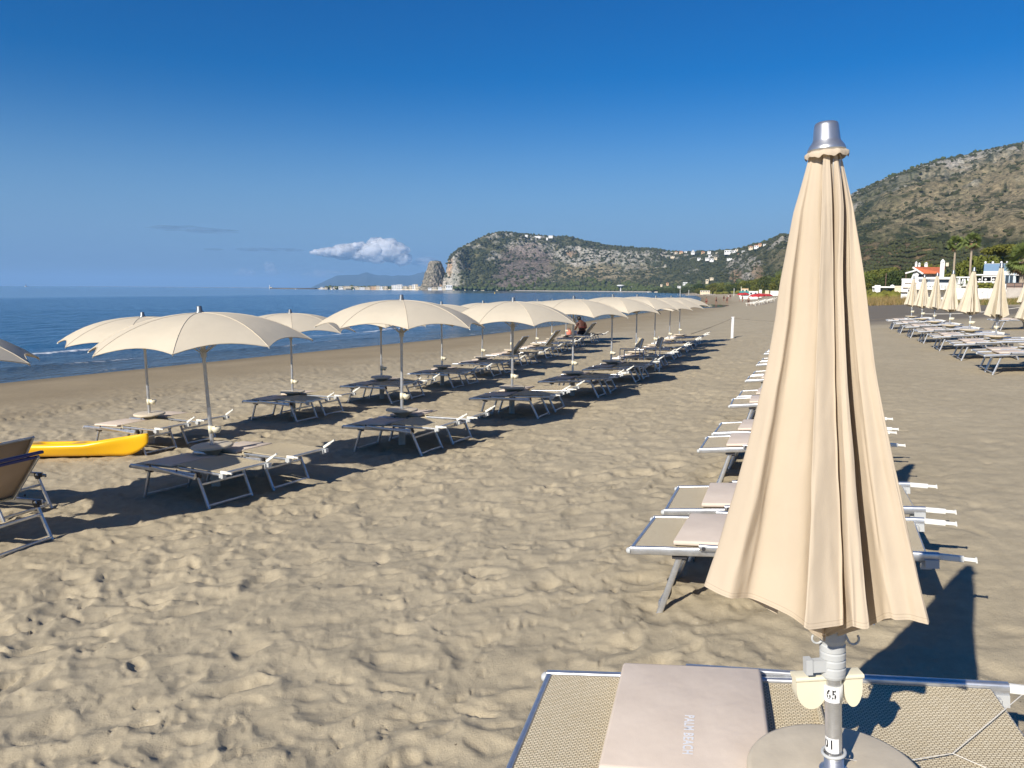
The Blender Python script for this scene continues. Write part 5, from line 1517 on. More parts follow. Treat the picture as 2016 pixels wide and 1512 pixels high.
# ------------------------------------------------------------------ red parasols and white loungers far up the beach
def white_lounger_kit():
    K = Kit()
    mb = MB(); mb.box((-.2, 0, .33), (1.3, .62, .05)); K.add('seat', mb, M['white_plastic'])
    mb = MB(); mb.box((.68, 0, .50), (.66, .62, .045), ry=R(-32)); K.add('backrest', mb, M['white_plastic'])
    for x_ in (-.7, .45):
        for s in (-1, 1):
            mb = MB(); mb.bar((x_, s * .27, .31), (x_ + .05, s * .27, -.02), .05, .05, seg=2); K.add('leg', mb, M['white_plastic'])
    return K
KW = white_lounger_kit()
far_pts = [(1481, 597, 150), (1488, 595, 158), (1493, 593.5, 166), (1499, 592, 174), (1505, 591, 182), (1510, 590.5, 190), (1515, 590, 198), (1519, 589.5, 206)]
for i, (px, py, rg) in enumerate(far_pts):
    d = ray(px, py); x, y = d.x * rg, d.y * rg
    KW.make('white_lounger', (x, y, gz(x, y)), (0, 0, R(-30 + 12 * (i % 3))), (1.35, 1.35, 1.6), f'white lounger under the distant red parasols, {ORD[i]} from the left', 'sun lounger', 'white loungers under the red parasols')
for i, (px, rg, tp) in enumerate(((1487, 168, 578.5), (1495, 176, 577.5), (1503, 184, 578), (1510, 192, 578.5))):
    d = ray(px, 590); x, y = d.x * rg, d.y * rg
    open_parasol(x, y, 0, tp, f'distant red parasol above white loungers, {ORD[i]} from the left', 'distant red parasols', KIT_RED)
for i, (px, rg, tp) in enumerate(((1459, 235, 576.5), (1466, 240, 576))):
    d = ray(px, 590); x, y = d.x * rg, d.y * rg
    open_parasol(x, y, 0, tp, f'small red parasol in front of the teal roofed hut, {("left", "right")[i]} one of two', 'red parasols by the hut', KIT_RED)

# ------------------------------------------------------------------ houses
def house(px, py, rg, w, h, dep, wall, roof='flat', roofmat=None, label='', rz=None, nwin=(0, 0), name='house', cat='house', ground=None, winmat=None, group=None):
    """px,py: middle of the foot of the front wall in the photograph"""
    if ground is None: p = on_range(px, py, rg)
    else: p = ground
    az = math.atan2(p.x, p.y) if rz is None else rz
    e = empty(name, (p.x, p.y, p.z), -az); tag(e, label, cat, group)
    MB().box((0, dep / 2, h / 2 - 1.5), (w, dep, h + 3)).obj('wall', wall, e)
    if roof == 'flat':
        MB().box((0, dep / 2, h + .12), (w * 1.04, dep * 1.04, .24)).obj('roof', roofmat or wall, e)
    else:
        rh = w * .16; a = w * .55; b = dep * .56; mb = MB()
        mb.add([(-a, dep / 2 - b, h), (a, dep / 2 - b, h), (a, dep / 2 + b, h), (-a, dep / 2 + b, h), (-a * .35, dep / 2, h + rh), (a * .35, dep / 2, h + rh)],
               [(0, 1, 5, 4), (1, 2, 5), (2, 3, 4, 5), (3, 0, 4), (3, 2, 1, 0)]).obj('roof', roofmat or M['terracotta'], e)
    nx, nz = nwin
    for i in range(nx):
        for k in range(nz):
            wx = -w / 2 + w * (i + .5) / nx; wz = h * (k + .55) / nz
            MB().box((wx, -.02, wz), (w / nx * .45, .12, h / nz * .48)).obj('window', winmat or M['glass'], e)
    return e
# white villas on the wooded slope between the two hills: px, foot py, width px, height px, wall, roof
villas = [(1323, 499, 5, 3, 'white', 0), (1331, 498.5, 7, 3.5, 'cream', 1), (1341, 498, 9, 4, 'ochre', 1), (1350, 497.5, 6, 3.5, 'white', 0), (1364, 499, 9, 4.5, 'white', 0), (1364.5, 494.8, 4, 3, 'white', 0),
          (1384, 498.5, 8, 3.5, 'ochre', 1), (1396, 498, 8, 4.5, 'white', 0), (1411, 499.5, 5, 3, 'cream', 0), (1424, 498, 9, 4, 'white', 0), (1433, 498.5, 17, 7.5, 'white', 0), (1446, 497, 10, 5, 'white', 0), (1450, 493.5, 7, 4, 'cream', 0),
          (1464, 497.5, 9, 4.5, 'white', 0), (1478, 489.5, 10, 5, 'cream', 1), (1489, 487, 11, 5, 'white', 1), (1496, 482.5, 8, 3.5, 'ochre', 1), (1505, 483, 6, 3, 'white', 0),
          (1398, 505.5, 8, 4.5, 'white', 0), (1376, 511, 8, 4, 'white', 0), (1384, 513, 7, 3.5, 'white', 0), (1392, 511, 9, 4.5, 'white', 0), (1401, 513, 10, 5, 'white', 0), (1409, 509.5, 7, 4, 'cream', 0), (1436, 510.5, 12, 2.6, 'white', 0),
          (1392, 555.5, 7, 7, 'cream', 0), (1401, 549, 9, 3, 'cream', 0), (1350, 562, 14, 8, 'white', 0), (1337, 567, 9, 5, 'white', 0), (1314, 561, 6, 5, 'ochre', 1), (1302, 562, 5, 3, 'cream', 0), (1324, 506.5, 10, 3, 'cream', 0), (1454, 502, 5, 3, 'ochre', 1)]
WM = {'white': M['white_wall'], 'cream': M['cream_wall'], 'ochre': M['ochre_wall']}
for i, (px, py, w, h, wl, rf) in enumerate(villas):
    g = hill_at(px, py)
    rg = math.hypot(g.x, g.y); s = rg / FOC
    g = on_range(px, py, rg * .985); 
    side = 'skyline' if py < 500 else 'upper slope' if py < 520 else 'lower slope'
    w *= .74; h *= .72
    house(px, py, rg, w * s, h * s, w * s * .8, WM[wl], 'hip' if rf else 'flat', M['terracotta'] if rf else None,
          f'small {"white" if wl == "white" else "cream" if wl == "cream" else "ochre"} villa on the {side} of the wooded hill, {ORDW(i)} counting across', nwin=(max(1, int(w / 3.2)), 1 if h < 6 else 2), ground=g, group=f'villas on the {side} of the hill')
# headland top buildings
for i, (px, py, w, h) in enumerate(((1058, 467.5, 12, 2.5), (1084, 467, 8, 3), (1077, 471, 3, 3), (1036, 466, 5, 3.5))):
    g = hill_at(px, py); rg = math.hypot(g.x, g.y); s = rg / FOC; g = on_range(px, py, rg * .985)
    house(px, py, rg, w * s, h * s, 8, M['white_wall'], 'flat', None, ('long low white building on top of the headland', 'white building at the right of the headland top', 'small white hut just below the headland top', 'pale house near the left of the headland top')[i], ground=g)
# foot of the headland
for i, (px, py, w, h, wl) in enumerate(((884, 568.5, 13, 7, 'white'), (875, 569, 9, 5, 'cream'), (897, 559.5, 11, 4, 'white'), (913, 560, 12, 4.5, 'white'), (890, 562, 8, 4, 'white'), (866, 569, 8, 4, 'white'), (908, 550, 10, 3, 'cream'), (868, 567, 4, 6, 'ochre'), (921, 562, 7, 3, 'white'), (934, 569.8, 8, 3, 'cream'), (855, 569.5, 9, 3.5, 'cream'), (846, 569.5, 7, 3, 'white'))):
    rg = 1965 + (569 - py) * 6 + (4 if px < 880 else 0); s = rg / FOC
    house(px, py, rg, w * s, h * s, 9, WM[wl], 'flat', None, f'{("white", "cream", "ochre")[("white", "cream", "ochre").index(wl)]} house at the foot of the headland, {ORD[i] if i < 11 else "last"} built along the shore', nwin=(3, 1), group='houses at the foot of the headland')
# town on the low spit left of the rock needle
town = [(633, 568.8, 5, 3.5, 'white'), (641, 568.6, 7, 2.5, 'cream'), (657, 568.8, 12, 3.5, 'cream'), (671, 568.8, 9, 4.5, 'white'), (684, 568.6, 14, 5, 'cream'), (691, 566, 22, 2.2, 'cream'), (703, 568.8, 8, 4, 'cream'), (713, 568.8, 10, 3.5, 'white'), (724, 569, 9, 4, 'cream'), (735, 569, 10, 5, 'ochre'),
        (744, 569, 8, 6, 'cream'), (751, 569, 7, 5, 'white'), (759, 569.2, 7, 5.5, 'cream'), (777, 569.4, 12, 8, 'white'), (787, 569.4, 10, 9, 'white'), (798, 569.4, 8, 6, 'cream'), (808, 569.4, 7, 7, 'cream'), (816, 569.2, 8, 9, 'white'), (820, 566, 6, 6, 'cream'), (827, 569.4, 9, 5, 'cream'), (836, 569.6, 8, 5, 'ochre')]
for i, (px, py, w, h, wl) in enumerate(town):
    rg = 2240 - (px - 633) * 1.1; s = rg / FOC
    house(px, py, rg, w * s, h * s, 10, WM[wl], 'flat', None, f'{wl if wl != "cream" else "cream coloured"} seafront building of the far town, {ORDW(i)} from the left', nwin=(max(2, int(w / 3)), max(1, int(h / 2.5))), name='building', cat='building', group='seafront buildings of the far town')
rs2 = np.random.RandomState(21); P = []
for k in range(260):
    px = rs2.uniform(640, 870); rg = 2250 - (px - 633) * 1.1 + rs2.uniform(-6, 40); p = on_range(px, 569, rg); P.append((p.x, p.y, SEA + 2 + rs2.uniform(0, 3)))
for k in range(420):
    px = rs2.uniform(893, 1300); rg = float(np.interp(px, [880, 930, 1000, 1300], [1975, 1950, 1935, 1560])) + rs2.uniform(-20, 15); p = on_range(px, 569, rg); P.append((p.x, p.y, SEA + 2.5 + rs2.uniform(0, 3)))
tag(link('shore_trees', scatter_blobs('shore_trees', np.array(P), 2.4 + 3.2 * rs2.rand(len(P)), 1, 'leaf_dark', 1.0, 22)), 'dark trees between the houses along the far shore', 'trees', kind='stuff')
# row of white cabins and sea wall along the far beach
for i in range(26):
    px = 935 + i * 14.2 + rs2.uniform(-3, 3); rg = float(np.interp(px, [935, 1000, 1300], [1935, 1925, 1545])); s = rg / FOC
    py = 573.2 + (px - 935) * .0082
    house(px, py, rg, rs2.uniform(3, 9) * s, rs2.uniform(1.2, 3) * s, 6, WM[('white', 'cream')[i % 2]], 'flat', None, f'low {("white", "cream")[i % 2]} bathing cabin on the far shore, {ORDW(i)} from the left', name='beach_cabin', cat='cabin', group='bathing cabins along the far shore')
# water tower shaped restaurant on the far shore
g = on_range(1222, 573, 1640); e = empty('round_building', g[:]); tag(e, 'white mushroom shaped building standing on the far shore', 'building')
MB().lathe([(1.6, -1), (1.4, 8), (2.2, 8.6), (7.5, 10.2), (8.6, 12.5), (.1, 13)], 20).obj('shell', M['white_wall'], e)
# breakwater with its light
def breakwater():
    a = on_range(531, 567.6, 2500); b = on_range(628, 568.6, 2330)
    a.z = b.z = SEA
    for i in range(2):
        p, q = (a.lerp(b, .02 + .44 * i), a.lerp(b, .44 + .5 * i))
        o = MB().bar(p + Vector((0, 0, 1.2)), q + Vector((0, 0, 1.2)), 9, 4.2, .1).obj('breakwater', M['rail_dark']); tag(o, ('dark breakwater on the horizon, the outer length with the light', 'dark breakwater on the horizon, the inner length beside the town')[i], 'breakwater')
    e = empty('harbour_light', a[:]); tag(e, 'small harbour light at the outer tip of the breakwater', 'lighthouse')
    MB().lathe([(1.8, 0), (1.3, 7), (1.9, 7.2), (1.9, 7.8), (.9, 8), (.8, 9.6), (.1, 10.6)], 12).obj('tower', M['white_wall'], e)
    MB().box((4, 0, 3.6), (7, 4, 3)).obj('base_house', M['cream_wall'], e)
    q = on_range(740, 569.6, 2150)
breakwater()
# sea wall under the town and the headland
def sea_wall():
    for i, (pa, ra, pb, rb) in enumerate(((628, 2270, 760, 2110), (762, 2108, 862, 1985), (862, 1985, 1000, 1925), (1002, 1923, 1295, 1560))):
        A, B = on_range(pa, 569, ra), on_range(pb, 569, rb); A.z = B.z = SEA + .9
        o = MB().bar(A, B, 3, 2.6, .1).obj('sea_wall', M['cream_wall'] if i < 3 else M['boulder'])
        tag(o, ('pale sea wall under the far town, left length', 'pale sea wall beside the rock needle', 'pale sea wall along the foot of the headland', 'low stone bank along the far beach, right of the headland')[i], 'sea wall')
sea_wall()
# boats and buoys
def boat(px, rg, L_, label, mast=0):
    d = ray(px, 568); e = empty('boat', (d.x * rg, d.y * rg, SEA), 1.2); tag(e, label, 'boat')
    mb = MB(); V = [(-L_ / 2, -L_ * .16, .0), (L_ * .3, -L_ * .15, 0), (L_ / 2, 0, 0), (L_ * .3, L_ * .15, 0), (-L_ / 2, L_ * .16, 0)]
    V += [(x * 1.05, y * 1.2, L_ * .14) for x, y, z in V]
    mb.add(V, [(4, 3, 2, 1, 0), (5, 6, 7, 8, 9)] + [(i, (i + 1) % 5, 5 + (i + 1) % 5, 5 + i) for i in range(5)]).obj('hull', M['white_wall'], e)
    MB().box((-L_ * .05, 0, L_ * .2), (L_ * .35, L_ * .22, L_ * .14)).obj('cabin', M['white_wall'], e)
    if mast:
        MB().tube([(0, 0, L_ * .1), (0, 0, mast)], L_ * .012, 5).obj('mast', M['white_wall'], e)
        mb = MB(); mb.add([(0, .02, L_ * .25), (-L_ * .42, .02, L_ * .25), (0, .02, mast * .96), (0, -.03, L_ * .25), (-L_ * .42, -.03, L_ * .25), (0, -.03, mast * .96)], [(0, 1, 2), (5, 4, 3), (0, 3, 4, 1), (1, 4, 5, 2), (2, 5, 3, 0)]).obj('sail', M['white_wall'], e)
boat(52, 3000, 9, 'tiny white sailing boat on the horizon at the far left', 11)
boat(583, 1900, 6, 'tiny white motor boat in front of the breakwater')
boat(655, 1750, 9, 'small moored yacht with a bare mast in front of the far town', 13)
boat(697, 1700, 7, 'small white boat moored in front of the long pale hall of the town', 9)
o = MB().lathe([(.01, -.2), (.35, -.1), (.35, .4), (.12, .6), (.1, 1.4), (.01, 1.45)], 12).obj('buoy', M['yellow']); d = ray(974, 580); o.location = (d.x * 620, d.y * 620, SEA); tag(o, 'small buoy floating in the bay below the dark scree of the headland', 'buoy')

# beach huts at the end of the beach
def hut_at(px, py, rg, w, h, dep, wall, rmat, label, **k): s = rg / FOC; return house(px, py, rg, w * s, h * s, dep, wall, 'flat', rmat, label, name='beach_hut', cat='hut', **k)
hut_at(1466, 576, 330, 13, 6.5, 5, M['cream_wall'], M['ochre_wall'], 'cream beach house with an orange roof edge behind the teal canopy', nwin=(2, 1))
e = hut_at(1465, 581, 280, 17, 6, 4, M['white_wall'], M['teal'], 'beach hut with a teal roof behind the small red parasols', nwin=(0, 0))
MB().box((0, -.6, 281 / FOC * 4.5), (17 * 280 / FOC, 1.4, .10), rx=R(24)).obj('awning', M['teal'], e)
hut_at(1483, 581.5, 270, 16, 6.5, 4, M['white_wall'], None, 'white beach kiosk with two dark windows behind the red parasols', nwin=(2, 1))
hut_at(1497, 577, 300, 5, 5, 3, M['white_wall'], None, 'narrow white tower hut right of the kiosk')
hut_at(1528, 578, 330, 20, 4, 5, M['white_wall'], None, 'long low white cabins half hidden by the folded parasol')
hut_at(1510, 578, 360, 7, 5, 5, M['cream_wall'], None, 'cream cabin between the kiosk and the long white cabins')
hut_at(1388, 576, 640, 18, 3, 6, M['cream_wall'], M['white_wall'], 'low cream beach bar on the spit at the end of the bay', nwin=(4, 1))
for k, (px, hh, rg) in enumerate(((1459, 12, 290), (1445, 9, 420), (1356, 6, 700), (1339, 7, 520))):
    s = rg / FOC; p = on_range(px, 577, rg); o = MB().tube([(0, 0, -2), (0, 0, hh * s)], .09 * s / .2, 6).obj('pole', M['white_plastic'], None, p); tag(o, ('white pole beside the teal roofed hut', 'thin pole on the beach left of the huts', 'thin white pole on the spit above the last parasols', 'white pole by the water beyond the last open parasols')[k], 'pole')

# ------------------------------------------------------------------ the beach club and villas on the right
S110 = 110 / FOC
def P_(px, py, rg): return on_range(px, py, rg)
def wall_piece(px0, px1, py_top, py_bot, rg, mat, label, name='wall', cat='wall', thick=.3, rg1=None):
    a = P_(px0, py_bot, rg); b = P_(px1, py_bot, rg1 or rg); h = (py_bot - py_top) * rg / FOC
    a.z = b.z = min(a.z, b.z)
    o = MB().bar(a + Vector((0, 0, h / 2 - .5)), b + Vector((0, 0, h / 2 - .5)), thick, h + 1.0, .02, seg=2).obj(name, mat); tag(o, label, cat); return o
# low white beach house in front of the grove
e = house(1741, 577.5, 150, 3.8, .95, 3, M['white_wall'], 'flat', None, 'low white beach house with a flat projecting roof in front of the pine grove', nwin=(2, 1))
MB().box((.3, -.7, 1.02), (4.4, 1.6, .12)).obj('canopy_roof', M['white_wall'], e); MB().lathe([(.4, 1.05), (.35, 1.35), (.1, 1.5), (.01, 1.52)], 10, (1.2, .2, 0)).obj('chimney', M['white_wall'], e)
house(1727, 577, 146, .9, 1.1, 1.2, M['white_wall'], 'flat', None, 'tiny white hut left of the low white beach house')
house(1770, 578, 140, 1.4, 1.0, 1.5, M['cream_wall'], 'flat', None, 'small cream hut right of the low white beach house')
# tiered white block
e = house(1791, 581, 122, 2.2, 2.05, 3, M['white_wall'], 'flat', None, 'stepped white block at the left end of the beach club')
for k in range(3): MB().box((-.2 + .1 * k, -.25 + .1 * k, .45 + .62 * k), (1.9 - .2 * k, .4, .06)).obj('ledge', M['cream_wall'], e)
# beach club: long white building with dark window band and terrace
def beach_club():
    s = 118 / FOC; g = P_(1848, 586, 118); g.z -= .2
    e = empty('beach_club', g[:], -math.atan2(g.x, g.y)); tag(e, 'long white beach club building with a dark window band and a flat roof', 'building')
    X = lambda px: (px - 1848) * s; Z = lambda py: (586 - py) * s
    def bx(nm, x0, x1, z0, z1, y0, y1, mat): return MB().box(((x0 + x1) / 2, (y0 + y1) / 2, (z0 + z1) / 2), (x1 - x0, y1 - y0, z1 - z0)).obj(nm, mat, e)
    bx('wall', X(1800), X(1926), -.6, Z(570), 0, 5, M['white_wall'])
    bx('wall', X(1817), X(1862), Z(570), Z(552), .8, 5, M['white_wall'])
    bx('roof', X(1814), X(1866), Z(552), Z(548.5), .2, 5.3, M['white_wall'])
    bx('window_band', X(1846), X(1862), Z(558), Z(553), .76, .84, M['glass'])
    bx('window', X(1821), X(1829), Z(559), Z(551.8), .74, .84, M['glass'])
    bx('door', X(1830), X(1833), Z(569), Z(553), .74, .84, M['pale_blue'])
    for k in range(6): bx('window', X(1819 + k * 4.5), X(1821.4 + k * 4.5), Z(566), Z(562.5), .75, .84, M['glass'])
    bx('terrace_floor', X(1800), X(1926), Z(570), Z(569), -1.6, 0.8, M['white_wall'])
    bx('roof', X(1872), X(1896), Z(549.5), Z(547.8), 0, 4.5, M['white_wall'])
    for px in (1873, 1882, 1895): bx('column', X(px), X(px + .8), Z(569), Z(549), .2, .35, M['white_wall'])
    mb = MB()
    for k in range(64):
        px = 1802 + k * 1.95; mb.bar((X(px), -1.5, Z(569)), (X(px), -1.5, Z(563.6)), .03, .03, seg=2)
    o = mb.obj('balusters', M['white_plastic'], e); o['kind'] = 'stuff'
    MB().bar((X(1800), -1.5, Z(563.4)), (X(1926), -1.5, Z(563.4)), .06, .06).obj('handrail', M['white_plastic'], e)
    MB().box((X(1850), 2, Z(546)), (.03, .03, 1.0)).obj('mast', M['white_plastic'], e)
beach_club()
rp = random.Random(5)
KFW = None
def white_folded(px, py, rg, h, label):
    p = P_(px, py, rg); e = empty('parasol', p[:]); tag(e, label, 'parasol', 'white folded parasols on the club terrace')
    MB().lathe([(.02, h), (.07, h * .95), (.17, h * .5), (.24, h * .38), (.05, h * .36)], 12).obj('canopy', M['white_wall'], e)
    MB().tube([(0, 0, 0), (0, 0, h * .5)], .03, 6).obj('pole', M['white_plastic'], e)
for i, px in enumerate((1879, 1887.5, 1894, 1904, 1898)): white_folded(px, 570 - (i % 2), 114 - i * .6, 1.35 + .2 * (i == 1) , f'white folded parasol on the club terrace, {ORD[i]} of five')
def table_set(px, py, rg, label):
    p = P_(px, py, rg); e = empty('terrace_table', p[:]); tag(e, label, 'table', 'white tables on the club terrace')
    MB().lathe([(.01, .70), (.42, .70), (.42, .74), (.01, .74)], 14).obj('tabletop', M['white_plastic'], e); MB().tube([(0, 0, 0), (0, 0, .7)], .05, 8).obj('leg', M['white_plastic'], e)
    for a in (0, 1.57, 3.14, 4.71):
        c, s_ = math.cos(a), math.sin(a)
        ch = link('seat_shell', MB().box((c * .7, s_ * .7, .42), (.4, .4, .05), rz=a).box((c * .9, s_ * .9, .66), (.05, .4, .45), rz=a).mesh('seat_shell'), e); ch.data.materials.append(M['white_plastic'])
for i, (px, py) in enumerate(((1881, 575), (1889, 576), (1896, 575), (1868, 574), (1875, 577))): table_set(px, py, 113 - i, f'white plastic table with chairs on the club terrace, {ORD[i]} of five')
wall_piece(1876, 1982, 570.5, 588, 104, M['white_wall'], 'long white garden wall in front of the beach club terrace')
# pergola with cushions
def pergola():
    g = P_(1950, 571, 108); s = 108 / FOC; e = empty('pergola', g[:], -math.atan2(g.x, g.y)); tag(e, 'white flat roofed pergola with globe lamps on the raised garden', 'pergola')
    X = lambda px: (px - 1950) * s; Z = lambda py: (571 - py) * s
    MB().box(((X(1922) + X(1960)) / 2, 1, Z(546)), (X(1960) - X(1922), 3, .14)).obj('roof', M['white_wall'], e)
    for px in (1924, 1937, 1950, 1958): MB().box((X(px), -.3, Z(558)), (.08, .08, Z(546) - Z(571))).obj('post', M['white_wall'], e)
    for px in (1933.5, 1942, 1953): 
        MB().lathe([(.001, -.14), (.1, -.1), (.14, 0), (.1, .1), (.001, .14)], 12, (X(px), -.6, Z(549 + 5))).obj('globe_lamp', M['white_wall'], e)
        MB().box((X(px), -.6, Z(561)), (.22, .3, .55)).obj('white_chair', M['white_plastic'], e)
    MB().box((X(1941), -.5, Z(557.5)), (2.6, .4, .12)).obj('counter', M['white_wall'], e)
    MB().box((X(1941), 1.8, Z(556)), (2.7, .1, 1.0)).obj('back_wall', M['dark_plastic'], e)
pergola()
# hedge on the garden wall, and stairs
P = []
for k in range(150): q = P_(rp.uniform(1926, 1966), 568, 105 + rp.uniform(0, 1.5)); P.append((q.x, q.y, q.z + rp.uniform(-.5, .45)))
tag(link('hedge', scatter_blobs('hedge', np.array(P), np.full(len(P), .25), 1, 'leaf_pine', .8, 31)), 'green hedge on top of the white garden wall', 'hedge')
def stairs():
    g = P_(1956, 588, 102); e = empty('stairs', g[:], -math.atan2(g.x, g.y)); tag(e, 'white outdoor steps with a thin rail against the garden wall', 'steps')
    for k in range(7): MB().box((-.9 + .27 * k, .2, .09 + .17 * k), (.32, .9, .06)).obj('step', M['white_wall'], e)
    MB().tube([(-1.3, -.25, .6), (.9, -.25, 1.9)], .02, 6).obj('handrail', M['rail_dark'], e)
    for k in range(4): MB().tube([(-1.1 + .5 * k, -.25, 0), (-1.1 + .5 * k, -.25, .72 + .3 * k)], .018, 6).obj('rail_post', M['rail_dark'], e)
stairs()
# blue fronted building
def blue_house():
    rg = 112; s = rg / FOC; g = P_(1972, 562, rg); e = empty('beach_restaurant', g[:], -math.atan2(g.x, g.y)); tag(e, 'flat roofed building with a blue upper front and glass doors', 'building')
    X = lambda px: (px - 1972) * s; Z = lambda py: (562 - py) * s
    def bx(nm, x0, x1, z0, z1, y0, y1, mat): return MB().box(((x0 + x1) / 2, (y0 + y1) / 2, (z0 + z1) / 2), (x1 - x0, y1 - y0, z1 - z0)).obj(nm, mat, e)
    bx('wall', X(1945), X(1999), -1, Z(526), .2, 6, M['white_wall'])
    bx('blue_front', X(1945), X(1998), Z(538.5), Z(526.5), .05, .2, M['blue_panel'])
    bx('white_band', X(1945), X(2000), Z(545), Z(538.5), .02, .2, M['white_wall'])
    bx('wall', X(1999), X(2030), -1, Z(536), .6, 6, M['white_wall'])
    for k, (a, b) in enumerate(((1976, 1981), (1982, 1987), (1991, 1998))): bx('glass_door', X(a), X(b), Z(558.5), Z(546), .1, .2, M['glass'])
    for px in (1975.2, 1981.2, 1987.6, 1990): bx('door_post', X(px), X(px + 1.2), Z(560), Z(541.5), .0, .2, M['pale_blue'])
    bx('canopy', X(1990), X(2004), Z(546), Z(543.5), -1.2, .2, M['white_wall'])
    for px in (1946.5, 1957, 1969, 1977, 1988, 1995, 1999): MB().lathe([(.001, 0), (.12, .06), (.14, .16), (.08, .26), (.001, .29)], 10, (X(px), .4, Z(526))).obj('roof_lamp', M['white_wall'], e)
blue_house()
# brown panel fence on a concrete wall
def panel_fence():
    a, b = P_(1981, 570, 100), P_(2060, 570, 100); e = empty('panel_fence', a[:]); tag(e, 'brown panel fence with dark rails on top of the concrete wall', 'fence')
    s = 100 / FOC; dr = (b - a); dr.z = 0; L_ = dr.length; dr.normalize(); ang = math.atan2(dr.y, dr.x); e.rotation_euler = (0, 0, ang); h = 11 * s
    for k in range(5):
        w = L_ / 5; x0 = w * (k + .5)
        MB().box((x0, 0, h / 2), (w - .04, .04, h * .94)).obj('panel', M['brown_fence'], e)
        MB().box((x0 - w / 2, -.04, h / 2), (.07, .07, h)).obj('fence_post', M['rail_dark'], e)
    for z in (.03, .5, .98): MB().box((L_ / 2, -.05, h * z), (L_, .03, .05)).obj('rail', M['rail_dark'], e)
    wall_piece(1980, 2062, 570, 588, 100, M['concrete'], 'grey stained concrete wall below the brown fence')
panel_fence()
# villa with the terracotta roof
def villa():
    rg = 170; s = rg / FOC; g = P_(1828, 553, rg); e = empty('villa', g[:], -math.atan2(g.x, g.y)); tag(e, 'white villa with an orange tiled roof, gable and two chimneys among the pines', 'house')
    X = lambda px: (px - 1828) * s; Z = lambda py: (553 - py) * s
    def bx(nm, x0, x1, z0, z1, y0, y1, mat): return MB().box(((x0 + x1) / 2, (y0 + y1) / 2, (z0 + z1) / 2), (x1 - x0, y1 - y0, z1 - z0)).obj(nm, mat, e)
    bx('wall', X(1806), X(1850), -4, Z(541), .5, 7, M['white_wall'])
    mb = MB(); mb.add([(X(1803), -.8, Z(530.5)), (X(1852), -.8 + 4, Z(530.5)), (X(1850), -.8, Z(541)), (X(1818), -1.4, Z(541)),
                       (X(1803), -.8, Z(529)), (X(1852), -.8 + 4, Z(529)), (X(1850), -.8, Z(539.6)), (X(1818), -1.4, Z(539.6))], [(3, 2, 1, 0), (4, 5, 6, 7), (0, 1, 5, 4), (1, 2, 6, 5), (2, 3, 7, 6), (3, 0, 4, 7)]).obj('roof', M['terracotta'], e)
    MB().bar((X(1802.5), -1.5, Z(530.2)), (X(1819), -1.6, Z(541.5)), .3, .34).obj('eave', M['white_wall'], e)
    MB().bar((X(1792), -1.3, Z(540.5)), (X(1808), -1.4, Z(535.5)), .5, .3).obj('eave', M['white_wall'], e)
    mb = MB(); mb.add([(X(1801), -1, Z(550)), (X(1811), -1, Z(550)), (X(1813), -1, Z(540)), (X(1806), -1, Z(534)), (X(1801), -.6, Z(550)), (X(1811), -.6, Z(550)), (X(1813), -.6, Z(540)), (X(1806), -.6, Z(534))],
                      [(0, 1, 2, 3), (7, 6, 5, 4), (0, 4, 5, 1), (1, 5, 6, 2), (2, 6, 7, 3), (3, 7, 4, 0)]).obj('gable', M['white_wall'], e)
    bx('window', X(1813), X(1817), Z(548), Z(543), .4, .52, M['glass'])
    for a, b, t in ((1805.5, 1809, 521.5), (1810.5, 1814, 523.5), (1820, 1825, 523)):
        c = bx('chimney', X(a), X(b), Z(532), Z(t), 1.2, 1.8, M['white_wall'])
        mb = MB(); xc = (X(a) + X(b)) / 2; w = (X(b) - X(a)) * .6
        mb.add([(xc - w, 1.0, Z(t)), (xc + w, 1.0, Z(t)), (xc + w, 2.0, Z(t)), (xc - w, 2.0, Z(t)), (xc, 1.5, Z(t - 2.6))], [(0, 1, 4), (1, 2, 4), (2, 3, 4), (3, 0, 4), (3, 2, 1, 0)])
        o = mb.obj('chimney_cap', M['white_wall'], c)
villa()
def white_tower():
    rg = 166; s = rg / FOC; g = P_(1854.5, 536, rg); e = empty('chimney_tower', g[:], -math.atan2(g.x, g.y)); tag(e, 'tall white chimney tower with a pointed top right of the orange roof', 'tower')
    MB().box((0, 0, 18 * s / 2 - 1), (6.6 * s, .7, 18 * s + 2)).obj('shaft', M['white_wall'], e)
    w = 3.6 * s; z = 18 * s
    MB().add([(-w, -.45, z), (w, -.45, z), (w, .45, z), (-w, .45, z), (0, 0, z + 4.5 * s)], [(0, 1, 4), (1, 2, 4), (2, 3, 4), (3, 0, 4), (3, 2, 1, 0)]).obj('pointed_cap', M['white_wall'], e)
    for sx in (-1, 1): MB().box((sx * 1.1 * s, -.36, z - 2.2 * s), (1.0 * s, .04, 1.6 * s)).obj('opening', M['glass'], e)
    MB().box((7 * s, .3, 13 * s), (4.4 * s, .6, 6 * s)).obj('side_chimney', M['cream_wall'], e)
white_tower()
for k, (px, t, b) in enumerate(((1743, 541, 567), (1783, 537, 555))):
    rg = 200; p = P_(px, b, rg); o = MB().tube([(0, 0, -1), (.0, 0, (b - t) * rg / FOC)], .1, 6).obj('utility_pole', M['bark'], None, p); tag(o, ('dark wooden pole left among the pines of the grove', 'dark wooden pole right among the pines of the grove')[k], 'pole')

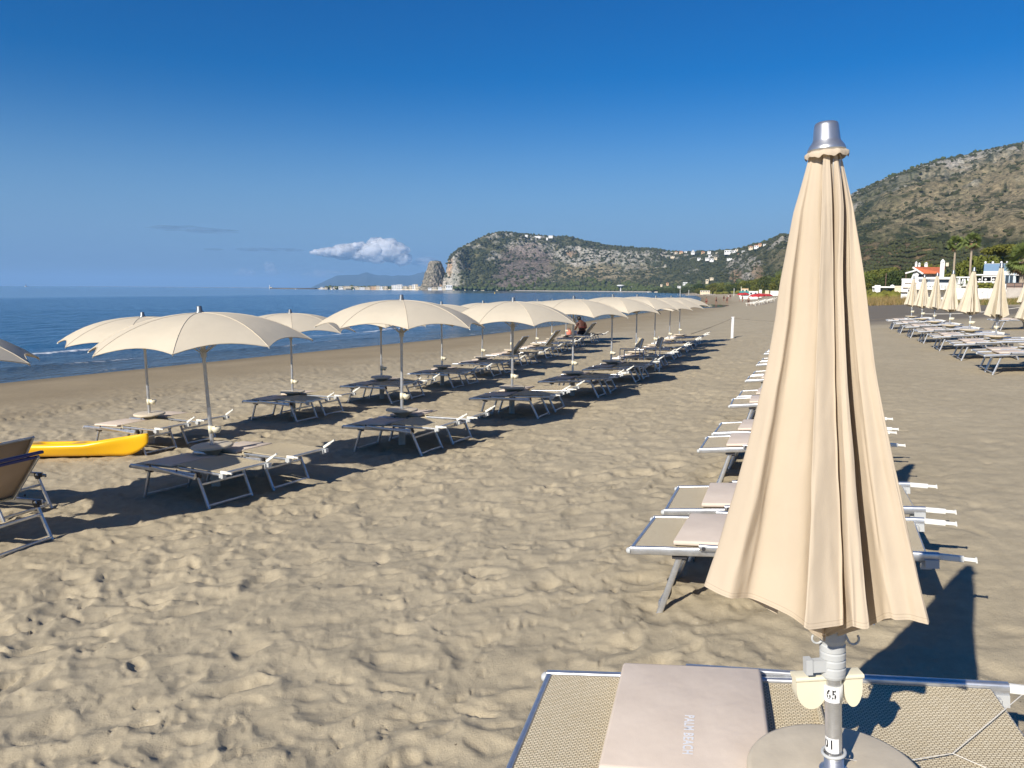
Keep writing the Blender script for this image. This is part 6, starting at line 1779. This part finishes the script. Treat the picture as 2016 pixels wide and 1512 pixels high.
# ------------------------------------------------------------------ dune with dry grass
def dune():
    rs = np.random.RandomState(17)
    # sandy bank inland of the dark strip
    PT = []
    V, F, C = [], [], []
    def tuft(p, h, n, col):
        for q in range(n):
            a = rs.uniform(0, 6.28); b = rs.uniform(.05, .55); w = .012 + .012 * rs.rand(); hh = h * rs.uniform(.5, 1.1)
            c = np.array(p) + np.array([rs.uniform(-.25, .25), rs.uniform(-.25, .25), 0]); tip = c + np.array([math.cos(a) * b * hh, math.sin(a) * b * hh, hh]); sd = np.array([-math.sin(a) * w, math.cos(a) * w, 0])
            k = len(V); V.extend([c - sd, c + sd, tip]); F.append((k, k + 1, k + 2)); C.extend([col] * 3)
    cols = [(.30, .20, .085), (.36, .26, .11), (.22, .19, .06), (.10, .13, .035), (.40, .30, .15)]
    for k in range(1500):
        px = rs.uniform(1686, 1800); rg = rs.uniform(98, 135)
        d = ray(px, 585); x, y = d.x * rg, d.y * rg; tuft((x, y, gz(x, y)), rs.uniform(.5, 1.15), 5, cols[rs.choice(5, p=[.35, .25, .15, .1, .15])])
    for k in range(1500):
        px = rs.uniform(1846, 2080); rg = rs.uniform(72, 100)
        d = ray(px, 590); x, y = d.x * rg, d.y * rg; tuft((x, y, gz(x, y)), rs.uniform(.15, .5), 6, cols[rs.choice(5, p=[.15, .15, .4, .25, .05])])
    me = mesh_np('dune_grass', np.array(V), np.array(F), False); color_attr(me, 'tone', np.array(C))
    t = NT('dry_grass'); me.materials.append(t.bsdf(t.attr('tone'), .85, 0, None, .1, .2))
    tag(link('dune_grass', me), 'dry tawny grass growing on the dune at the back of the beach', 'grass', kind='stuff')
    P = []
    for k in range(900):
        px = rs.uniform(1690, 1800); rg = rs.uniform(136, 230); d = ray(px, 585); x, y = d.x * rg, d.y * rg; P.append((x, y, gz(x, y) + .2))
    for k in range(900):
        px = rs.uniform(1795, 2080); rg = rs.uniform(122, 210); d = ray(px, 585); x, y = d.x * rg, d.y * rg; P.append((x, y, gz(x, y) + .4))
    for k in range(1600):
        px = rs.uniform(1380, 1560); f_ = (px - 1380) / 180; rg = (440 + (1 - f_) * 330) + rs.uniform(-60, 40); d = ray(px, 575); x, y = d.x * rg, d.y * rg; P.append((x, y, gz(x, y) + .5))
    P = np.array(P); sz = np.where(np.hypot(P[:, 0], P[:, 1]) > 300, 1.1, .7) * rs.uniform(.6, 1.5, len(P))
    tag(link('underwood', scatter_blobs('underwood', P, sz, 1, 'leaf_pine', .9, 33)), 'dark undergrowth filling the foot of the pine groves', 'undergrowth', kind='stuff')
dune()
# dark stones and seaweed on the spit
rs3 = np.random.RandomState(40); P = []
for k in range(260):
    px = rs3.uniform(1300, 1410); rg = rs3.uniform(560, 700); d = ray(px, 580); P.append((d.x * rg, d.y * rg, gz(d.x * rg, d.y * rg)))
P = np.array(P); tag(link('spit_stones', scatter_blobs('spit_stones', P, rs3.uniform(.3, .9, len(P)), 1, 'boulder', .6, 41)), 'low band of dark stones on the sand spit at the end of the bay', 'stones', kind='stuff')
# shallow tide pool left on the far beach
def tide_pool():
    c = ray(1398, 598); rg = 158; x0, y0 = c.x * rg, c.y * rg; th = np.linspace(0, 2 * math.pi, 40, endpoint=False)
    ang = math.atan2(x0, y0)
    r = 1 + .25 * noise2(np.cos(th) * 1.5, np.sin(th) * 1.5, 700)
    u = np.cos(th) * 3.6 * r; v = np.sin(th) * 15 * r
    x = x0 + u * math.cos(ang) + v * math.sin(ang); y = y0 - u * math.sin(ang) + v * math.cos(ang)
    z = base_z(x, y).max() + .02
    mb = MB(); mb.add([(a, b, z) for a, b in zip(x, y)] + [(a, b, z - .4) for a, b in zip(x, y)], [tuple(range(39, -1, -1)), tuple(range(40, 80))] + [(i, (i + 1) % 40, 40 + (i + 1) % 40, 40 + i) for i in range(40)])
    t = NT('pool_water'); o = mb.obj('tide_pool', t.bsdf((.03, .07, .12), .05, 0, None, .5, IOR=1.33)); tag(o, kind='structure')
tide_pool()

# ------------------------------------------------------------------ clouds over the gulf
def cloud(name, puffs, rg, label, seed, group=None, alpha=1.0, sub=4):
    rs = np.random.RandomState(seed); v0, f0 = ico(sub); V, F = [], []
    c0 = on_range(np.mean([p[0] for p in puffs]), np.mean([p[1] for p in puffs]), rg)
    s = rg / FOC
    for k, (px, py, rx, rz_) in enumerate(puffs):
        p = on_range(px, py, rg * (1 + rs.uniform(-.01, .01)))
        n = 1 + .55 * fbm(v0[:, 0] * 1.5 + k * 3 + v0[:, 2] * 1.1, v0[:, 1] * 1.5 - v0[:, 2] * 1.2, 4, seed + k, .65)
        P = v0 * n[:, None] * np.array([rx * s, rx * s * .8, rz_ * s]) + np.array(p)
        F.append(f0 + sum(len(a) for a in V)); V.append(P)
    me = mesh_np(name, np.concatenate(V) - np.array(c0), np.concatenate(F))
    o = link(name, me, None, c0); return o
def cloud_mat(name, col, soft, dens):
    t = NT(name); lw = t.n('ShaderNodeLayerWeight'); lw.inputs['Blend'].default_value = .5
    f = t.ramp(t.math('SUBTRACT', 1.0, lw.outputs['Facing']), [(0.02, 0.0), (soft, dens)])
    co = t.coord('Object'); f = t.math('MULTIPLY', f, t.ramp(t.noise(co, .0021, 5, .6), [(.28, .45), (.55, 1.0)]))
    d = t.n('ShaderNodeBsdfDiffuse'); d.inputs[0].default_value = (*col, 1)
    tr = t.n('ShaderNodeBsdfTransparent'); tl = t.n('ShaderNodeBsdfTranslucent'); tl.inputs[0].default_value = (*col, 1)
    m1 = t.n('ShaderNodeMixShader'); m1.inputs[0].default_value = .5; t.l(d.outputs[0], m1.inputs[1]); t.l(tl.outputs[0], m1.inputs[2])
    m2 = t.n('ShaderNodeMixShader'); t.l(f, m2.inputs[0]); t.l(tr.outputs[0], m2.inputs[1]); t.l(m1.outputs[0], m2.inputs[2]); t.l(m2.outputs[0], t.out.inputs['Surface']); return t.m
CM_ = cloud_mat('cumulus', (.88, .89, .91), .75, .85); CW = cloud_mat('thin_cloud', (.66, .70, .78), .9, .32); CG = cloud_mat('grey_streak', (.26, .34, .46), .95, .26)
_rc = random.Random(8); _pf = []
for k in range(80):
    px = _rc.uniform(612, 794)
    top = np.interp(px, [607, 625, 660, 690, 712, 735, 750, 762, 775, 788, 795, 800], [497, 491, 485, 476, 469, 464, 459, 460, 472, 482, 500, 512]); bot = np.interp(px, [607, 640, 680, 720, 770, 800], [499, 505, 513, 520, 525, 526])
    r = min(_rc.uniform(6, 21), (bot - top) * .5 + 1.5)
    py = top + r + (bot - top - 2 * r) * _rc.random() ** 1.1 if bot - top > 2 * r else (top + bot) / 2
    _pf.append((px, py, r * _rc.uniform(1.0, 1.5), r * .8))
o = cloud('cloud', _pf, 36000,
          '', 51, sub=3); o.data.materials.append(CM_); tag(o, 'single white cumulus cloud above the far blue mountain', 'cloud')
o = cloud('cloud', [(838, 512, 22, 7), (826, 518, 18, 6), (850, 520, 20, 8)], 37000, '', 61, sub=3); o.data.materials.append(CW); tag(o, 'faint pale cloud just behind the rock needle', 'cloud')
o = cloud('cloud', [(480, 534, 10, 7), (495, 538, 9, 7), (530, 524, 10, 9), (536, 536, 14, 8), (478, 540, 16, 6)], 37000, '', 71, sub=3); o.data.materials.append(CW); tag(o, 'small faint cloud puffs low over the sea left of the breakwater', 'cloud')
o = cloud('cloud', [(625, 538, 9, 7), (635, 543, 14, 6), (655, 536, 26, 5), (612, 541, 18, 5), (640, 545, 30, 4)], 37500, '', 81, sub=3); o.data.materials.append(CW); tag(o, 'faint small clouds low on the horizon below the white one', 'cloud')
o = cloud('cloud', [(500, 491, 36, 4), (545, 491, 34, 4), (420, 491, 18, 3), (580, 493, 18, 3)], 38000, '', 91, sub=3); o.data.materials.append(CG); tag(o, 'long thin grey cloud streak left of the white cumulus', 'cloud')
o = cloud('cloud', [(360, 450, 60, 4), (420, 455, 50, 5), (330, 447, 30, 3)], 38000, '', 96, sub=3); o.data.materials.append(CG); tag(o, 'highest thin grey cloud streak above the others at left', 'cloud')
# ------------------------------------------------------------------ air between here and the far shore
def build_haze():
    mb = MB(); mb.box((0, 15600, 190), (66000, 35000, 410))
    t = NT('haze_air')
    v = t.n('ShaderNodeVolumePrincipled')
    v.inputs['Color'].default_value = (0.36, 0.64, 1.0, 1); v.inputs['Density'].default_value = 8e-5; v.inputs['Anisotropy'].default_value = 0.0
    t.l(v.outputs[0], t.out.inputs['Volume'])
    o = mb.obj('haze', t.m)
    tag(o, 'thin blue sea haze over the whole bay', 'haze', kind='stuff')
build_haze()
